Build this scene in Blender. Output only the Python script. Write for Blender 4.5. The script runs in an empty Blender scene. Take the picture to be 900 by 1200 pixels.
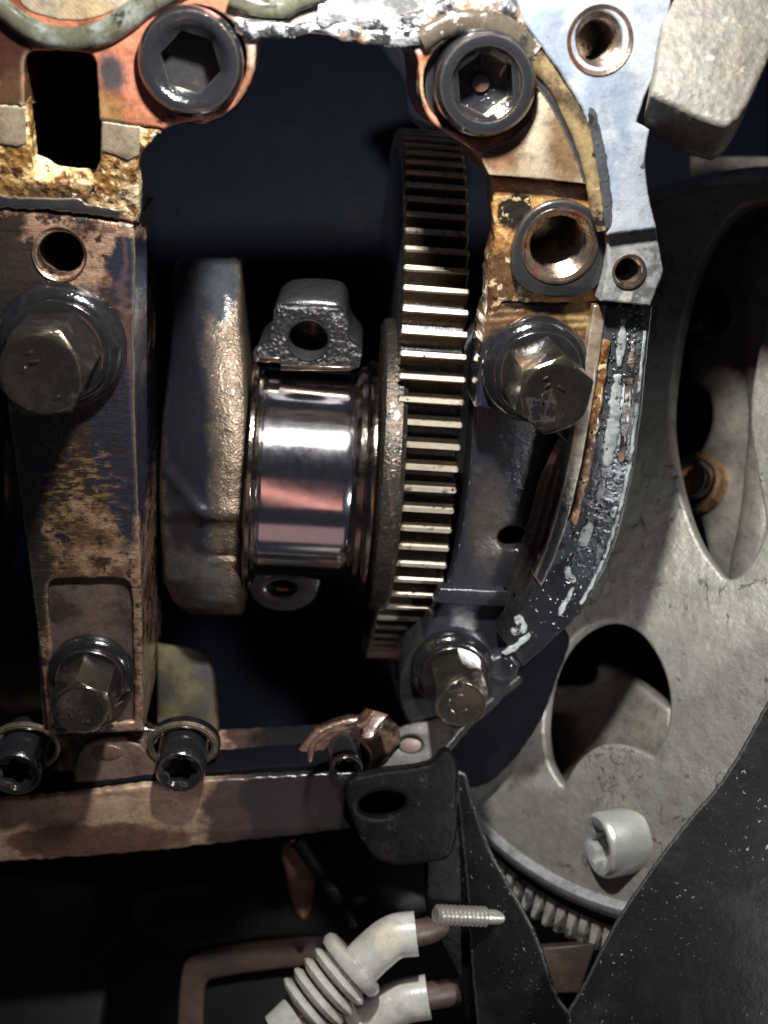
import bpy, bmesh, math, random
from mathutils import Vector, Matrix, noise as mnoise

SC = bpy.context.scene
COL = SC.collection
rnd = random.Random(7)

# ------------------------------------------------------------------ camera
D = 14.0                      # camera to engine face, 1 unit = 100 photo pixels at the face
F = D * 100.0
TILT, YAW = 22.0, 4.0
R = Matrix.Rotation(math.radians(-YAW), 3, 'Y') @ Matrix.Rotation(math.radians(-TILT), 3, 'X')
CAM = R @ Vector((0, 0, D))
cd = bpy.data.cameras.new('camera')
cam = bpy.data.objects.new('camera', cd)
COL.objects.link(cam)
cam.matrix_world = Matrix.Translation(CAM) @ R.to_4x4()
cd.sensor_fit = 'VERTICAL'
cd.sensor_height = 24.0
cd.lens = 2.0 * D
cd.clip_end = 200
cd.dof.use_dof = True
cd.dof.focus_distance = D - 0.6
cd.dof.aperture_fstop = 0.17
SC.camera = cam

# ------------------------------------------------------------------ light
SC.view_settings.view_transform = 'Standard'
SC.view_settings.look = 'None'
SC.view_settings.gamma = 1.0
SC.view_settings.exposure = 0.42
world = bpy.data.worlds.new('World')
SC.world = world
world.use_nodes = True
world.node_tree.nodes['Background'].inputs[0].default_value = (0.62, 0.74, 1.0, 1)
world.node_tree.nodes['Background'].inputs[1].default_value = 0.028


def lamp(name, pos, target, power, size, color, size_y=None, spread=None):
    ld = bpy.data.lights.new(name, 'AREA')
    ld.energy = power
    ld.color = color
    ld.shape = 'DISK' if size_y is None else 'RECTANGLE'
    ld.size = size
    if spread:
        ld.spread = math.radians(spread)
    if size_y is not None:
        ld.size_y = size_y
    o = bpy.data.objects.new(name, ld)
    COL.objects.link(o)
    p = R @ Vector(pos)
    t = R @ Vector(target)
    o.location = p
    o.rotation_euler = (t - p).to_track_quat('-Z', 'Y').to_euler()
    return o


lamp('torch', (0.3, 6.5, 7.2), (0.0, 0.6, -0.5), 2300, 0.75, (1.0, 0.985, 0.96))
lamp('hand_lamp', (7.0, -4.5, 7.0), (3.0, -3.4, -1), 165, 1.4, (0.97, 0.98, 1.0), None, 60)
lamp('pink_band_fill', (-1.0, -4.4, 10.6), (-0.9, 0.4, -0.5), 26, 7.0, (1.0, 0.46, 0.36), 0.5)  # added light, only to give the journal its pink reflected band
lamp('brown_band_fill', (-1.0, -11.0, 3.6), (-0.9, 0.4, -0.5), 30, 8.0, (0.95, 0.62, 0.58), 4.5)  # added broad light for the brown-mauve journal reflection, no real lamp

# ------------------------------------------------------------------ pixel rays


def ray(px, py):
    return R @ Vector(((px - 450) / F, (600 - py) / F, -1.0))


def W(px, py, z=0.0):
    d = ray(px, py)
    return CAM + d * ((z - CAM.z) / d.z)


def C(px, py, d=0.0):
    return CAM + ray(px, py) * (D - d)


class Plane:
    def __init__(s, o, n, up=None):
        s.o = Vector(o)
        s.n = Vector(n).normalized()
        a = Vector(up) if up is not None else R @ Vector((0, 1, 0))
        s.u = a.cross(s.n).normalized()
        s.v = s.n.cross(s.u).normalized()

    def hit(s, px, py):
        d = ray(px, py)
        return CAM + d * ((s.o - CAM).dot(s.n) / d.dot(s.n))

    def uv(s, px, py):
        q = s.hit(px, py) - s.o
        return (q.dot(s.u), q.dot(s.v))

    def at(s, a, b, h=0.0):
        return s.o + s.u * a + s.v * b + s.n * h

    def matrix(s):
        m = Matrix((s.u, s.v, s.n)).transposed().to_4x4()
        m.translation = s.o
        return m


def zplane(z):
    return Plane(W(450, 600, z), (0, 0, 1), (0, 1, 0))


def plane3(a, b, c):
    A, B, Cc = W(*a), W(*b), W(*c)
    n = (B - A).cross(Cc - A)
    if n.dot(CAM - A) < 0:
        n = -n
    return Plane(A, n)


def camplane(px, py, d, n):
    return Plane(C(px, py, d), R @ Vector(n))


# ------------------------------------------------------------------ objects


def tag(o, label, cat, group=None, kind=None):
    if label:
        o['label'] = label
    if cat:
        o['category'] = cat
    if group:
        o['group'] = group
    if kind:
        o['kind'] = kind
    return o


def thing(name, loc, label, cat, group=None):
    o = bpy.data.objects.new(name, None)
    o.empty_display_size = 0.2
    COL.objects.link(o)
    o.location = loc
    return tag(o, label, cat, group)


ROOT = {}


def root_loc(p):
    v = Vector((0, 0, 0))
    while p is not None:
        v += p.location
        p = p.parent
    return v


def smooth(me, ang=38):
    for p in me.polygons:
        p.use_smooth = True
    try:
        me.set_sharp_from_angle(angle=math.radians(ang))
    except Exception:
        pass


def obj(name, me, mat, parent=None, ang=38):
    """link a world-space mesh as one object; its origin goes to its parent's or to its own centre"""
    if isinstance(me, bmesh.types.BMesh):
        bm = me
        me = bpy.data.meshes.new(name)
        bm.normal_update()
        bm.to_mesh(me)
        bm.free()
    me.name = name
    o = bpy.data.objects.new(name, me)
    COL.objects.link(o)
    if parent is not None:
        off = root_loc(parent)
        o.parent = parent
        me.transform(Matrix.Translation(-off))
    else:
        c = sum((v.co for v in me.vertices), Vector()) / max(1, len(me.vertices))
        me.transform(Matrix.Translation(-c))
        o.location = c
    me.materials.clear()
    me.materials.append(mat)
    smooth(me, ang)
    return o


def dup(root, loc, label=None, rotz=0.0, group=None):
    r = root.copy()
    COL.objects.link(r)
    r.location = loc
    r.rotation_euler = (root.rotation_euler[0], root.rotation_euler[1], rotz)
    if label:
        r['label'] = label
    if group:
        r['group'] = group
    for ch in list(root.children):
        c = ch.copy()
        COL.objects.link(c)
        c.parent = r
        for g in list(ch.children):
            d = g.copy()
            COL.objects.link(d)
            d.parent = c
    return r


# ------------------------------------------------------------------ shapes


def spline(pts, n=6, closed=True):
    """Catmull-Rom through px points; a third value 1 marks a sharp corner"""
    P = [(p[0], p[1]) for p in pts]
    K = [len(p) > 2 and p[2] == 1 for p in pts]
    N = len(P)
    out = []
    rng = range(N) if closed else range(N - 1)
    for i in rng:
        a, b = P[i], P[(i + 1) % N]
        pa = a if (K[i] or (not closed and i == 0)) else P[(i - 1) % N]
        nb = b if (K[(i + 1) % N] or (not closed and i + 1 == N - 1)) else P[(i + 2) % N]
        if K[i] and K[(i + 1) % N]:
            out.append(a)
            continue
        L = math.dist(a, b)

        def tang(p, q, r):
            dx, dy = (r[0] - p[0]), (r[1] - p[1])
            l = math.hypot(dx, dy) or 1
            return dx / l * L, dy / l * L
        t1 = tang(pa, a, b)
        t2 = tang(a, b, nb)
        for k in range(n):
            t = k / n
            h1 = 2 * t**3 - 3 * t**2 + 1
            h2 = t**3 - 2 * t**2 + t
            h3 = -2 * t**3 + 3 * t**2
            h4 = t**3 - t**2
            out.append((h1 * a[0] + h2 * t1[0] + h3 * b[0] + h4 * t2[0],
                        h1 * a[1] + h2 * t1[1] + h3 * b[1] + h4 * t2[1]))
    if not closed:
        out.append(P[-1])
    return out


def corners(pts):
    return [(p[0], p[1], 1) for p in pts]


def ell(cx, cy, rx, ry, n=40, rot=0):
    c, s = math.cos(math.radians(rot)), math.sin(math.radians(rot))
    return [(cx + rx * math.cos(t) * c - ry * math.sin(t) * s,
             cy + rx * math.cos(t) * s + ry * math.sin(t) * c)
            for t in [2 * math.pi * k / n for k in range(n)]]


def jitter(pts, amp, every=3.0):
    """break long runs up and shake the outline a little, as a cast edge"""
    if amp <= 0:
        return pts
    out = []
    for i, a in enumerate(pts):
        b = pts[(i + 1) % len(pts)]
        n = max(1, int(math.dist(a, b) / every))
        for k in range(n):
            t = k / n
            x, y = a[0] + (b[0] - a[0]) * t, a[1] + (b[1] - a[1]) * t
            q = mnoise.noise_vector(Vector((x * 0.11, y * 0.11, 3.7)))
            w = mnoise.noise_vector(Vector((x * 0.4, y * 0.4, 9.1)))
            out.append((x + amp * (q.x + 0.5 * w.x), y + amp * (q.y + 0.5 * w.y)))
    return out


def plate_mesh(plane, outline, holes=(), thick=0.5, bevel=0.03, jit=0.0, local=False):
    cu = bpy.data.curves.new('outline', 'CURVE')
    cu.dimensions = '2D'
    cu.fill_mode = 'BOTH'
    cu.extrude = max(0.0, thick / 2 - bevel)
    cu.bevel_depth = bevel
    cu.bevel_resolution = 2
    cu.offset = -bevel
    for k, poly in enumerate([outline] + list(holes)):
        if not local:
            poly = [plane.uv(*p[:2]) for p in jitter(poly, jit)]
        sp = cu.splines.new('POLY')
        sp.points.add(len(poly) - 1)
        for q, p in zip(sp.points, poly):
            q.co = (p[0], p[1], 0, 1)
        sp.use_cyclic_u = True
    o = bpy.data.objects.new('outline', cu)
    me = bpy.data.meshes.new_from_object(o)
    bpy.data.objects.remove(o)
    bpy.data.curves.remove(cu)
    me.transform(plane.matrix() @ Matrix.Translation((0, 0, -thick / 2)))
    bm = bmesh.new()
    bm.from_mesh(me)
    bmesh.ops.remove_doubles(bm, verts=bm.verts, dist=1e-4)
    bmesh.ops.recalc_face_normals(bm, faces=bm.faces)
    bm.to_mesh(me)
    bm.free()
    return me


def plate(name, mat, plane, outline, holes=(), thick=0.5, bevel=0.03, parent=None, jit=0.0, ang=38):
    return obj(name, plate_mesh(plane, outline, holes, thick, bevel, jit), mat, parent, ang)


def lathe_bm(prof, M, seg=48, rfun=None, arc=None, bm=None):
    """prof: list of (radius, height[, flag]); flag 1 takes the hexagonal / star radius"""
    bm = bm or bmesh.new()
    full = arc is None
    a0, a1 = (0, 2 * math.pi) if full else arc
    n = seg if full else seg + 1
    rows = []
    for p in prof:
        r, h = p[0], p[1]
        if r == 0:
            rows.append([bm.verts.new(M @ Vector((0, 0, h)))])
            continue
        row = []
        for k in range(n):
            t = a0 + (a1 - a0) * k / seg
            rr, hh = r, h
            if len(p) > 2:
                rr, hh = p[2](t, r, h)
            row.append(bm.verts.new(M @ Vector((rr * math.cos(t), rr * math.sin(t), hh))))
        rows.append(row)
    for a, b in zip(rows, rows[1:]):
        m = max(len(a), len(b))
        for k in range(m if full else m - 1):
            k2 = (k + 1) % m
            if len(a) == 1 and len(b) == 1:
                continue
            if len(a) == 1:
                bm.faces.new((a[0], b[k], b[k2]))
            elif len(b) == 1:
                bm.faces.new((a[k], b[0], a[k2]))
            else:
                bm.faces.new((a[k], b[k], b[k2], a[k2]))
    bmesh.ops.recalc_face_normals(bm, faces=bm.faces)
    return bm


def grid_bm(rows, bm=None):
    bm = bm or bmesh.new()
    V = [[bm.verts.new(p) for p in r] for r in rows]
    for a, b in zip(V, V[1:]):
        for k in range(len(a) - 1):
            bm.faces.new((a[k], a[k + 1], b[k + 1], b[k]))
    return bm


def tube_bm(pts, rad, seg=10, jit=0.0, squash=1.0, normal=None, caps=True, bm=None, fs=3.0):
    bm = bm or bmesh.new()
    P = [Vector(p) for p in pts]
    N = len(P)
    rows = []
    n0 = Vector(normal).normalized() if normal is not None else None
    prev = None
    for i, p in enumerate(P):
        t = (P[min(i + 1, N - 1)] - P[max(i - 1, 0)]).normalized()
        ref = n0 if n0 is not None else (prev if prev is not None else (Vector((0, 0, 1)) if abs(t.z) < 0.9 else Vector((1, 0, 0))))
        b = t.cross(ref).normalized()
        a = b.cross(t).normalized()
        prev = a
        r = rad[i] if isinstance(rad, (list, tuple)) else rad
        row = []
        for k in range(seg):
            th = 2 * math.pi * k / seg
            q = a * math.cos(th) * squash + b * math.sin(th)
            rr = r
            if jit:
                rr = r * (1 + jit * mnoise.noise((p + q * r) * fs) + 0.5 * jit * mnoise.noise((p + q * r) * fs * 2.7))
            row.append(bm.verts.new(p + q * rr))
        rows.append(row)
    for a, b in zip(rows, rows[1:]):
        for k in range(seg):
            bm.faces.new((a[k], a[(k + 1) % seg], b[(k + 1) % seg], b[k]))
    if caps:
        for r, p in ((rows[0], P[0]), (rows[-1], P[-1])):
            c = bm.verts.new(p)
            for k in range(seg):
                bm.faces.new((r[k], r[(k + 1) % seg], c))
    bmesh.ops.recalc_face_normals(bm, faces=bm.faces)
    return bm


def path3(plane, pts, n=8):
    return [plane.hit(*p) for p in spline(pts, n, closed=False)]


def box_bm(M, sx, sy, sz, bev=0.0, bm=None):
    b2 = bmesh.new()
    bmesh.ops.create_cube(b2, size=1.0)
    for v in b2.verts:
        v.co = Vector((v.co.x * sx, v.co.y * sy, v.co.z * sz))
    if bev:
        bmesh.ops.bevel(b2, geom=b2.edges[:], offset=bev, segments=2, affect='EDGES', profile=0.5)
    b2.transform(M)
    return b2


# ------------------------------------------------------------------ materials


def lin(r, g, b):
    f = lambda c: (c / 255 / 12.92) if c / 255 <= 0.04045 else ((c / 255 + 0.055) / 1.055) ** 2.4
    return (f(r), f(g), f(b), 1)


class NT:
    def __init__(s, name):
        s.m = bpy.data.materials.new(name)
        s.m.use_nodes = True
        s.t = s.m.node_tree
        s.bsdf = s.t.nodes['Principled BSDF']
        g = s.t.nodes.new('ShaderNodeNewGeometry')
        s.P = g.outputs['Position']

    def node(s, typ, props=None, **ins):
        n = s.t.nodes.new(typ)
        for k, v in (props or {}).items():
            setattr(n, k, v)
        for k, v in ins.items():
            key = int(k[1:]) if k[0] == 'i' and k[1:].isdigit() else k.replace('_', ' ')
            s.put(n.inputs[key], v)
        return n

    def put(s, sock, v):
        if isinstance(v, bpy.types.NodeSocket):
            s.t.links.new(v, sock)
        else:
            sock.default_value = v

    def math(s, op, a, b=0.0, clamp=False):
        return s.node('ShaderNodeMath', {'operation': op, 'use_clamp': clamp}, i0=a, i1=b).outputs[0]

    def vec(s, off=(0, 0, 0), stretch=(1, 1, 1)):
        if tuple(off) == (0, 0, 0) and tuple(stretch) == (1, 1, 1):
            return s.P
        return s.node('ShaderNodeMapping', None, Vector=s.P, Location=off, Scale=stretch).outputs[0]

    def noise(s, scale, detail=4, rough=0.6, off=(0, 0, 0), stretch=(1, 1, 1), dist=0.0):
        return s.node('ShaderNodeTexNoise', None, Vector=s.vec(off, stretch), Scale=scale, Detail=detail,
                      Roughness=rough, Distortion=dist).outputs['Fac']

    def step(s, x, lo, hi):
        if lo <= hi:
            return s.node('ShaderNodeMapRange', {'interpolation_type': 'SMOOTHSTEP'}, i0=x, i1=lo, i2=hi, i3=0.0, i4=1.0).outputs[0]
        return s.node('ShaderNodeMapRange', {'interpolation_type': 'SMOOTHSTEP'}, i0=x, i1=hi, i2=lo, i3=1.0, i4=0.0).outputs[0]

    def mask(s, m):
        k = m[0]
        if k == 'n':      # noise: scale, lo, hi, seed, stretch
            seed = m[4] if len(m) > 4 else 0
            st = m[5] if len(m) > 5 else (1, 1, 1)
            return s.step(s.noise(m[1], 6, 0.62, (seed * 3.1, seed * 1.7, seed), st), m[2], m[3])
        if k == 'v':      # dots: scale, radius
            v = s.node('ShaderNodeTexVoronoi', None, Vector=s.vec(), Scale=m[1])
            d = v.outputs['Distance']
            rr = s.math('MULTIPLY', s.node('ShaderNodeSeparateColor', None, i0=v.outputs['Color']).outputs[0], m[2])
            return s.step(s.math('SUBTRACT', d, rr), 0.03, -0.03)
        if k == 'b':      # blob: px, py, z, rx, ry (px), wobble, softness
            px, py, z, rx, ry = m[1:6]
            wob = m[6] if len(m) > 6 else 0.6
            soft = m[7] if len(m) > 7 else 0.15
            c = W(px, py, z)
            sx = (W(px + rx, py, z) - c).length
            sy = (W(px, py + ry, z) - c).length
            q = s.node('ShaderNodeVectorMath', {'operation': 'SUBTRACT'}, i0=s.P, i1=c).outputs[0]
            q = s.node('ShaderNodeVectorMath', {'operation': 'MULTIPLY'}, i0=q, i1=(1 / sx, 1 / sy, 0.25)).outputs[0]
            L = s.node('ShaderNodeVectorMath', {'operation': 'LENGTH'}, i0=q).outputs['Value']
            nz = s.noise(3.2, 6, 0.65, (px * .013, py * .017, 0))
            L = s.math('ADD', L, s.math('MULTIPLY', s.math('SUBTRACT', nz, 0.5), wob * 2))
            return s.step(L, 1 + soft, 1 - soft)
        if k == 'r':      # thin lines: scale, width, seed, stretch
            x = s.noise(m[1], 4, 0.55, (m[3] * 2.3, m[3], 1.1), m[4] if len(m) > 4 else (1, 1, 1), 0.6)
            return s.step(s.math('ABSOLUTE', s.math('SUBTRACT', x, 0.5)), m[2], m[2] * .3)
        if k == '*':
            o = s.mask(m[1])
            for q in m[2:]:
                o = s.math('MULTIPLY', o, s.mask(q))
            return o
        if k == '+':
            o = s.mask(m[1])
            for q in m[2:]:
                o = s.math('MAXIMUM', o, s.mask(q))
            return o
        if k == '!':
            return s.math('SUBTRACT', 1.0, s.mask(m[1]))
        if k == 'edge':   # worn edges
            bv = s.node('ShaderNodeBevel', {'samples': 4}, Radius=m[1]).outputs[0]
            g = s.node('ShaderNodeNewGeometry').outputs['Normal']
            dt = s.node('ShaderNodeVectorMath', {'operation': 'DOT_PRODUCT'}, i0=bv, i1=g).outputs['Value']
            return s.step(dt, 0.985, 0.90)
        raise ValueError(k)

    def mix(s, f, a, b):
        n = s.node('ShaderNodeMix', {'data_type': 'RGBA'})
        s.put(n.inputs['Factor'], f)
        s.put(n.inputs[6], a)
        s.put(n.inputs[7], b)
        return n.outputs[2]

    def fmix(s, f, a, b):
        n = s.node('ShaderNodeMix', {'data_type': 'FLOAT'})
        s.put(n.inputs['Factor'], f)
        s.put(n.inputs[2], a)
        s.put(n.inputs[3], b)
        return n.outputs[0]


MATS = {}


def mat(name, base, rough=0.4, metal=0.0, layers=(), bumps=(), coat=0.0, vary=0.25, vscale=2.5, spec=0.5, coat_rough=0.06, grime=0.55, grain=0.22):
    """base tone broken up by noise, then stain and tone layers (mask, colour, roughness, metallic), then relief"""
    s = NT(name)
    b2 = tuple(c * (1 - vary) for c in base[:3]) + (1,)
    b3 = tuple(min(1, c * (1 + vary)) for c in base[:3]) + (1,)
    col = s.mix(s.noise(vscale, 7, 0.65, (1.3, 0.2, 0)), b2, b3)
    ro = s.math('ADD', rough - 0.08, s.math('MULTIPLY', s.noise(vscale * 3, 5, 0.6, (5, 2, 1)), 0.16))
    me = metal
    bstr = 1.0
    for L in layers:
        m = s.mask(L[0])
        col = s.mix(m, col, L[1])
        ro = s.fmix(m, ro, L[2])
        me = s.fmix(m, me, L[3] if len(L) > 3 else 0.0)
        if len(L) > 4:
            bstr = s.fmix(m, bstr, L[4])
    s.put(s.bsdf.inputs['Metallic'], me)
    s.put(s.bsdf.inputs['Specular IOR Level'], spec)
    if coat:
        s.put(s.bsdf.inputs['Coat Weight'], coat)
        s.put(s.bsdf.inputs['Coat Roughness'], coat_rough)
    if grime:
        g = s.step(s.noise(5.5, 9, 0.72, (4, 9, 2)), 0.42, 0.72)
        g = s.math('MULTIPLY', g, grime)
        col = s.mix(g, col, (0.016, 0.013, 0.011, 1))
        ro = s.math('ADD', ro, s.math('MULTIPLY', s.math('SUBTRACT', s.noise(13, 6, 0.7, (8, 1, 6)), 0.5), 0.22), True)
    if grain:
        k = s.math('ADD', 1.0, s.math('MULTIPLY', s.math('SUBTRACT', s.noise(24, 5, 0.75, (1, 6, 3)), 0.5), grain * 5))
        q = s.node('ShaderNodeVectorMath', {'operation': 'SCALE'}, i0=col)
        s.put(q.inputs['Scale'], k)
        col = q.outputs[0]
    s.put(s.bsdf.inputs['Base Color'], col)
    s.put(s.bsdf.inputs['Roughness'], ro)
    nrm = None
    if grain:
        bumps = list(bumps) + [('n', 30, 0.25, 0.012)]
    for b in bumps:
        kind, scale, strength, dist = b[:4]
        if kind == 'n':
            h = s.noise(scale, 5, 0.6, (2, 7, 1), b[4] if len(b) > 4 else (1, 1, 1))
        elif kind == 'v':
            h = s.node('ShaderNodeTexVoronoi', None, Vector=s.vec(), Scale=scale).outputs['Distance']
        elif kind == 'm':   # droplets standing on the surface
            v = s.node('ShaderNodeTexVoronoi', {'feature': 'SMOOTH_F1'}, Vector=s.vec(), Scale=scale)
            h = s.step(v.outputs['Distance'], 0.30, 0.05)
        else:               # machining lines, given a direction
            q = s.node('ShaderNodeTexWave', {'wave_type': 'BANDS', 'bands_direction': kind.upper()}, Vector=s.vec(),
                       Scale=scale, Distortion=b[4] if len(b) > 4 else 0.6, Detail=2.0)
            h = q.outputs['Fac']
        n = s.node('ShaderNodeBump', None, Strength=strength, Distance=dist, Height=h)
        if not isinstance(bstr, float):
            s.put(n.inputs['Strength'], s.math('MULTIPLY', bstr, strength))
        if nrm is not None:
            s.put(n.inputs['Normal'], nrm)
        nrm = n.outputs[0]
    if nrm is not None:
        s.put(s.bsdf.inputs['Normal'], nrm)
    MATS[name] = s.m
    return s.m


OIL = (0.010, 0.010, 0.012, 1)
OILB = (0.018, 0.012, 0.009, 1)
NAVY = (0.010, 0.012, 0.020, 1)

m_cavity = mat('cavity_oily_black', (0.004, 0.0052, 0.012, 1), 0.6, 0.0, [(('n', 1.2, .5, .75, 3), (0.006, 0.007, 0.012, 1), 0.55)], [('n', 3, 0.2, 0.1)], grime=0, spec=0.08)  # blue tint of the black stands in for veiling glare
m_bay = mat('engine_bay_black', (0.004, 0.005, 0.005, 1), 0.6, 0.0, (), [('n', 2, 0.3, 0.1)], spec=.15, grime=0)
m_oilsteel = mat('oiled_bolt_steel', (0.17, 0.145, 0.11, 1), 0.20, 0.95,
                 [(('n', 1.8, .50, .62, 1), (0.05, 0.046, 0.042, 1), 0.12, 0.8),
                  (('n', 3.0, .58, .66, 9), (0.010, 0.010, 0.012, 1), 0.08, 0.2),
                  (('edge', 0.022), (0.62, 0.54, 0.40, 1), 0.22, 1.0)],
                 [('n', 3, 0.08, 0.04), ('m', 16, 0.10, 0.01)], coat=0.7, grime=.2, grain=.05)
m_washer = mat('black_oily_washer', (0.030, 0.029, 0.031, 1), 0.15, 0.75,
               [(('n', 1.8, .50, .64, 3), (0.008, 0.008, 0.010, 1), 0.08, 0.1), (('n', 3.2, .60, .68, 6), (0.09, 0.07, 0.045, 1), 0.2, 0.7),
                (('edge', 0.02), (0.40, 0.35, 0.25, 1), 0.22, 1.0)],
               [('n', 3, 0.10, 0.04), ('m', 15, 0.15, 0.012)], coat=0.9, grime=.2, grain=.05)
m_black_oxide = mat('black_oxide_screw', (0.013, 0.014, 0.017, 1), 0.17, 0.35,
                    [(('n', 3.2, .56, .7, 2), (0.008, 0.008, 0.010, 1), 0.08, 0.0),
                     (('edge', 0.03), (0.18, 0.15, 0.10, 1), 0.3, 0.9)],
                    [('n', 6, 0.12, 0.03), ('m', 17, 0.2, 0.015), ('n', 2.5, .15, .08)], coat=0.8, grain=.08)
m_cap = mat('stained_cap_iron', lin(138, 110, 90), 0.40, 0.35,
            [(('n', 2.2, .46, .60, 1), lin(78, 56, 42), 0.30, 0.3),
             (('n', 4.5, .54, .62, 12), lin(44, 31, 24), 0.18, 0.1),
             (('b', 10, 320, 0, 40, 70, .9), OILB, 0.14, 0),
             (('b', 152, 320, 0, 26, 46, .8), NAVY, 0.10, 0),
             (('b', 75, 400, 0, 100, 62, .5), OIL, 0.10, 0),
             (('b', 66, 520, 0, 80, 80, 1.0), OILB, 0.12, 0),
             (('b', 140, 510, 0, 34, 120, .7), NAVY, 0.10, 0),
             (('b', 30, 640, 0, 30, 110, .9), OILB, 0.2, 0),
             (('*', ('b', 94, 600, 0, 44, 70, .6, .4), ('n', 8, .48, .66, 4, (.7, 2.2, 1))), lin(140, 112, 72), 0.20, 0.6),
             (('n', 3.2, .57, .63, 8), OIL, 0.09, 0),
             (('edge', 0.05), lin(210, 190, 160), 0.3, 0.9)],
            [('y', 12.0, 0.08, 0.02, 1.5), ('n', 9, 0.3, 0.03), ('m', 20, 0.25, 0.02), ('n', 4, 0.3, 0.08, (.8, 2.2, 1))], coat=0.7, coat_rough=.08)
m_spot = mat('spotface_dark', lin(92, 76, 68), 0.42, 0.4, [(('n', 2.0, .45, .62, 2), lin(52, 42, 38), 0.3, 0.2)], [('n', 8, 0.15, 0.02)], coat=0.2)
m_orange = mat('varnished_flange', lin(162, 100, 76), 0.38, 0.35,
               [(('n', 1.6, .50, .60, 1), lin(120, 66, 44), 0.32, 0.4),
                (('b', 8, 60, .3, 34, 34, .9), lin(48, 26, 18), 0.3, 0.1),
                (('b', 130, 88, .3, 17, 26, .8, .4), lin(56, 50, 52), 0.22, 0.1), (('b', 60, 130, .3, 90, 22, .9, .4), lin(150, 116, 74), 0.3, 0.4), (('b', 20, 110, .3, 24, 24, .9, .3), lin(64, 44, 30), 0.25, 0.1),
                (('n', 4.0, .62, .68, 6), lin(60, 34, 24), 0.3, 0.1),
                (('v', 3.2, 0.10), lin(40, 24, 18), 0.3, 0.0),
                (('b', 320, 60, .3, 30, 40, .5), lin(168, 140, 118), 0.4, 0.5),
                (('b', 400, 30, .3, 130, 45, .4), lin(176, 168, 158), 0.4, 0.6),
                (('*', ('b', 400, 30, .3, 130, 45, .3), ('n', 3.4, .52, .58, 9, (1, 1.8, 1))), lin(42, 40, 40), 0.2, 0.0),
                (('edge', 0.05), lin(225, 200, 160), 0.3, 0.9)],
               [('x', 9.0, 0.04, 0.02, 1.0), ('n', 8, 0.22, 0.03)], coat=0.3)
m_gold = mat('gold_varnish_casting', lin(212, 178, 122), 0.32, 0.2,
             [(('b', 152, 220, .1, 16, 40, .5, .5), lin(206, 186, 150), 0.3, 0.3), (('b', 30, 232, .05, 110, 18, .8, .4), lin(74, 56, 38), 0.22, 0.1),
              (('n', 2.4, .46, .58, 11), lin(132, 96, 52), 0.3, 0.3),
              (('n', 7.0, .52, .60, 1), lin(92, 60, 30), 0.26, 0.3),
              (('n', 9, .57, .63, 4), lin(40, 30, 24), 0.16, 0.0),
              (('n', 6, .60, .66, 7), lin(240, 226, 190), 0.24, 0.4)],
             [('v', 11.0, 0.55, 0.05), ('n', 14, 0.6, 0.05)], coat=0.6, vary=.35, grime=.25)
m_goldsmooth = mat('amber_boss_casting', lin(190, 142, 84), 0.40, 0.3,
                   [(('n', 2.0, .50, .62, 1), lin(120, 72, 30), 0.34, 0.5),
                    (('b', 600, 245, .0, 22, 22, .9), lin(36, 30, 26), 0.2, 0.1),
                    (('b', 650, 212, .1, 60, 14, .6, .4), lin(206, 176, 130), 0.35, 0.4), (('b', 590, 340, 0, 40, 50, .9, .4), lin(84, 58, 38), 0.25, 0.2), (('n', 7, .56, .62, 8), lin(212, 186, 140), 0.3, 0.4),
                    (('n', 5.0, .62, .68, 3), lin(60, 38, 20), 0.3, 0.1)],
                   [('n', 3, .5, .15), ('n', 9, 0.5, 0.05), ('v', 12, 0.2, 0.02)], coat=0.35)
m_pale = mat('pale_machined_alloy', lin(158, 144, 122), 0.42, 0.45,
             [(('n', 1.8, .50, .66, 1), lin(168, 146, 112), 0.4, 0.5), (('b', 664, 165, .3, 22, 60, .7, .5), lin(96, 76, 54), 0.3, 0.2), (('b', 585, 180, .3, 26, 20, .9, .5), lin(120, 92, 66), 0.3, 0.3),
              (('n', 4.0, .64, .70, 4), lin(110, 84, 58), 0.35, 0.2),
              (('edge', 0.05), lin(235, 225, 200), 0.3, 0.9)],
             [('diagonal', 12.0, 0.05, 0.02, 0.4), ('n', 10, 0.15, 0.02)], coat=0.15)
m_white = mat('blue_white_gasket_face', lin(140, 146, 153), 0.38, 0.25,
              [(('n', 1.6, .42, .64, 21), lin(132, 139, 148), 0.32, 0.25),
               (('b', 705, 150, .4, 30, 90, .5, .3), lin(118, 128, 140), 0.28, 0.25),
               (('b', 640, 60, .4, 34, 60, .5, .3), lin(114, 123, 134), 0.28, 0.25),
               (('n', 2.4, .56, .72, 1), lin(150, 154, 158), 0.42, 0.3),
               (('n', 6.0, .63, .71, 6), lin(110, 112, 114), 0.35, 0.25),
               (('*', ('b', 754, 195, .4, 6, 20, .5), ('n', 9, .5, .55, 2)), lin(40, 42, 46), 0.4, 0.0),
               (('edge', 0.05), lin(225, 225, 225), 0.3, 0.8)],
              [('diagonal', 14.0, 0.05, 0.015, 0.8), ('n', 9, 0.25, 0.02), ('n', 3, 0.2, 0.06)], coat=0.25, grime=.3, grain=.12)
m_tab = mat('grey_milled_tab', lin(150, 152, 152), 0.42, 0.5,
            [(('n', 2.6, .50, .60, 2), lin(96, 96, 94), 0.35, 0.4), (('n', 2.4, .62, .68, 5), lin(190, 188, 180), 0.4, 0.5),
             (('edge', 0.04), lin(225, 225, 220), 0.3, 0.9)],
            [('n', 8, 0.25, 0.03)], coat=0.15)
m_thread = mat('bright_thread', lin(168, 150, 132), 0.24, 0.95, [(('n', 2.2, .5, .62, 3), lin(110, 66, 48), 0.3, 0.7)], [('n', 10, 0.1, 0.02)], coat=0.3, grime=.3, grain=.05)
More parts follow.
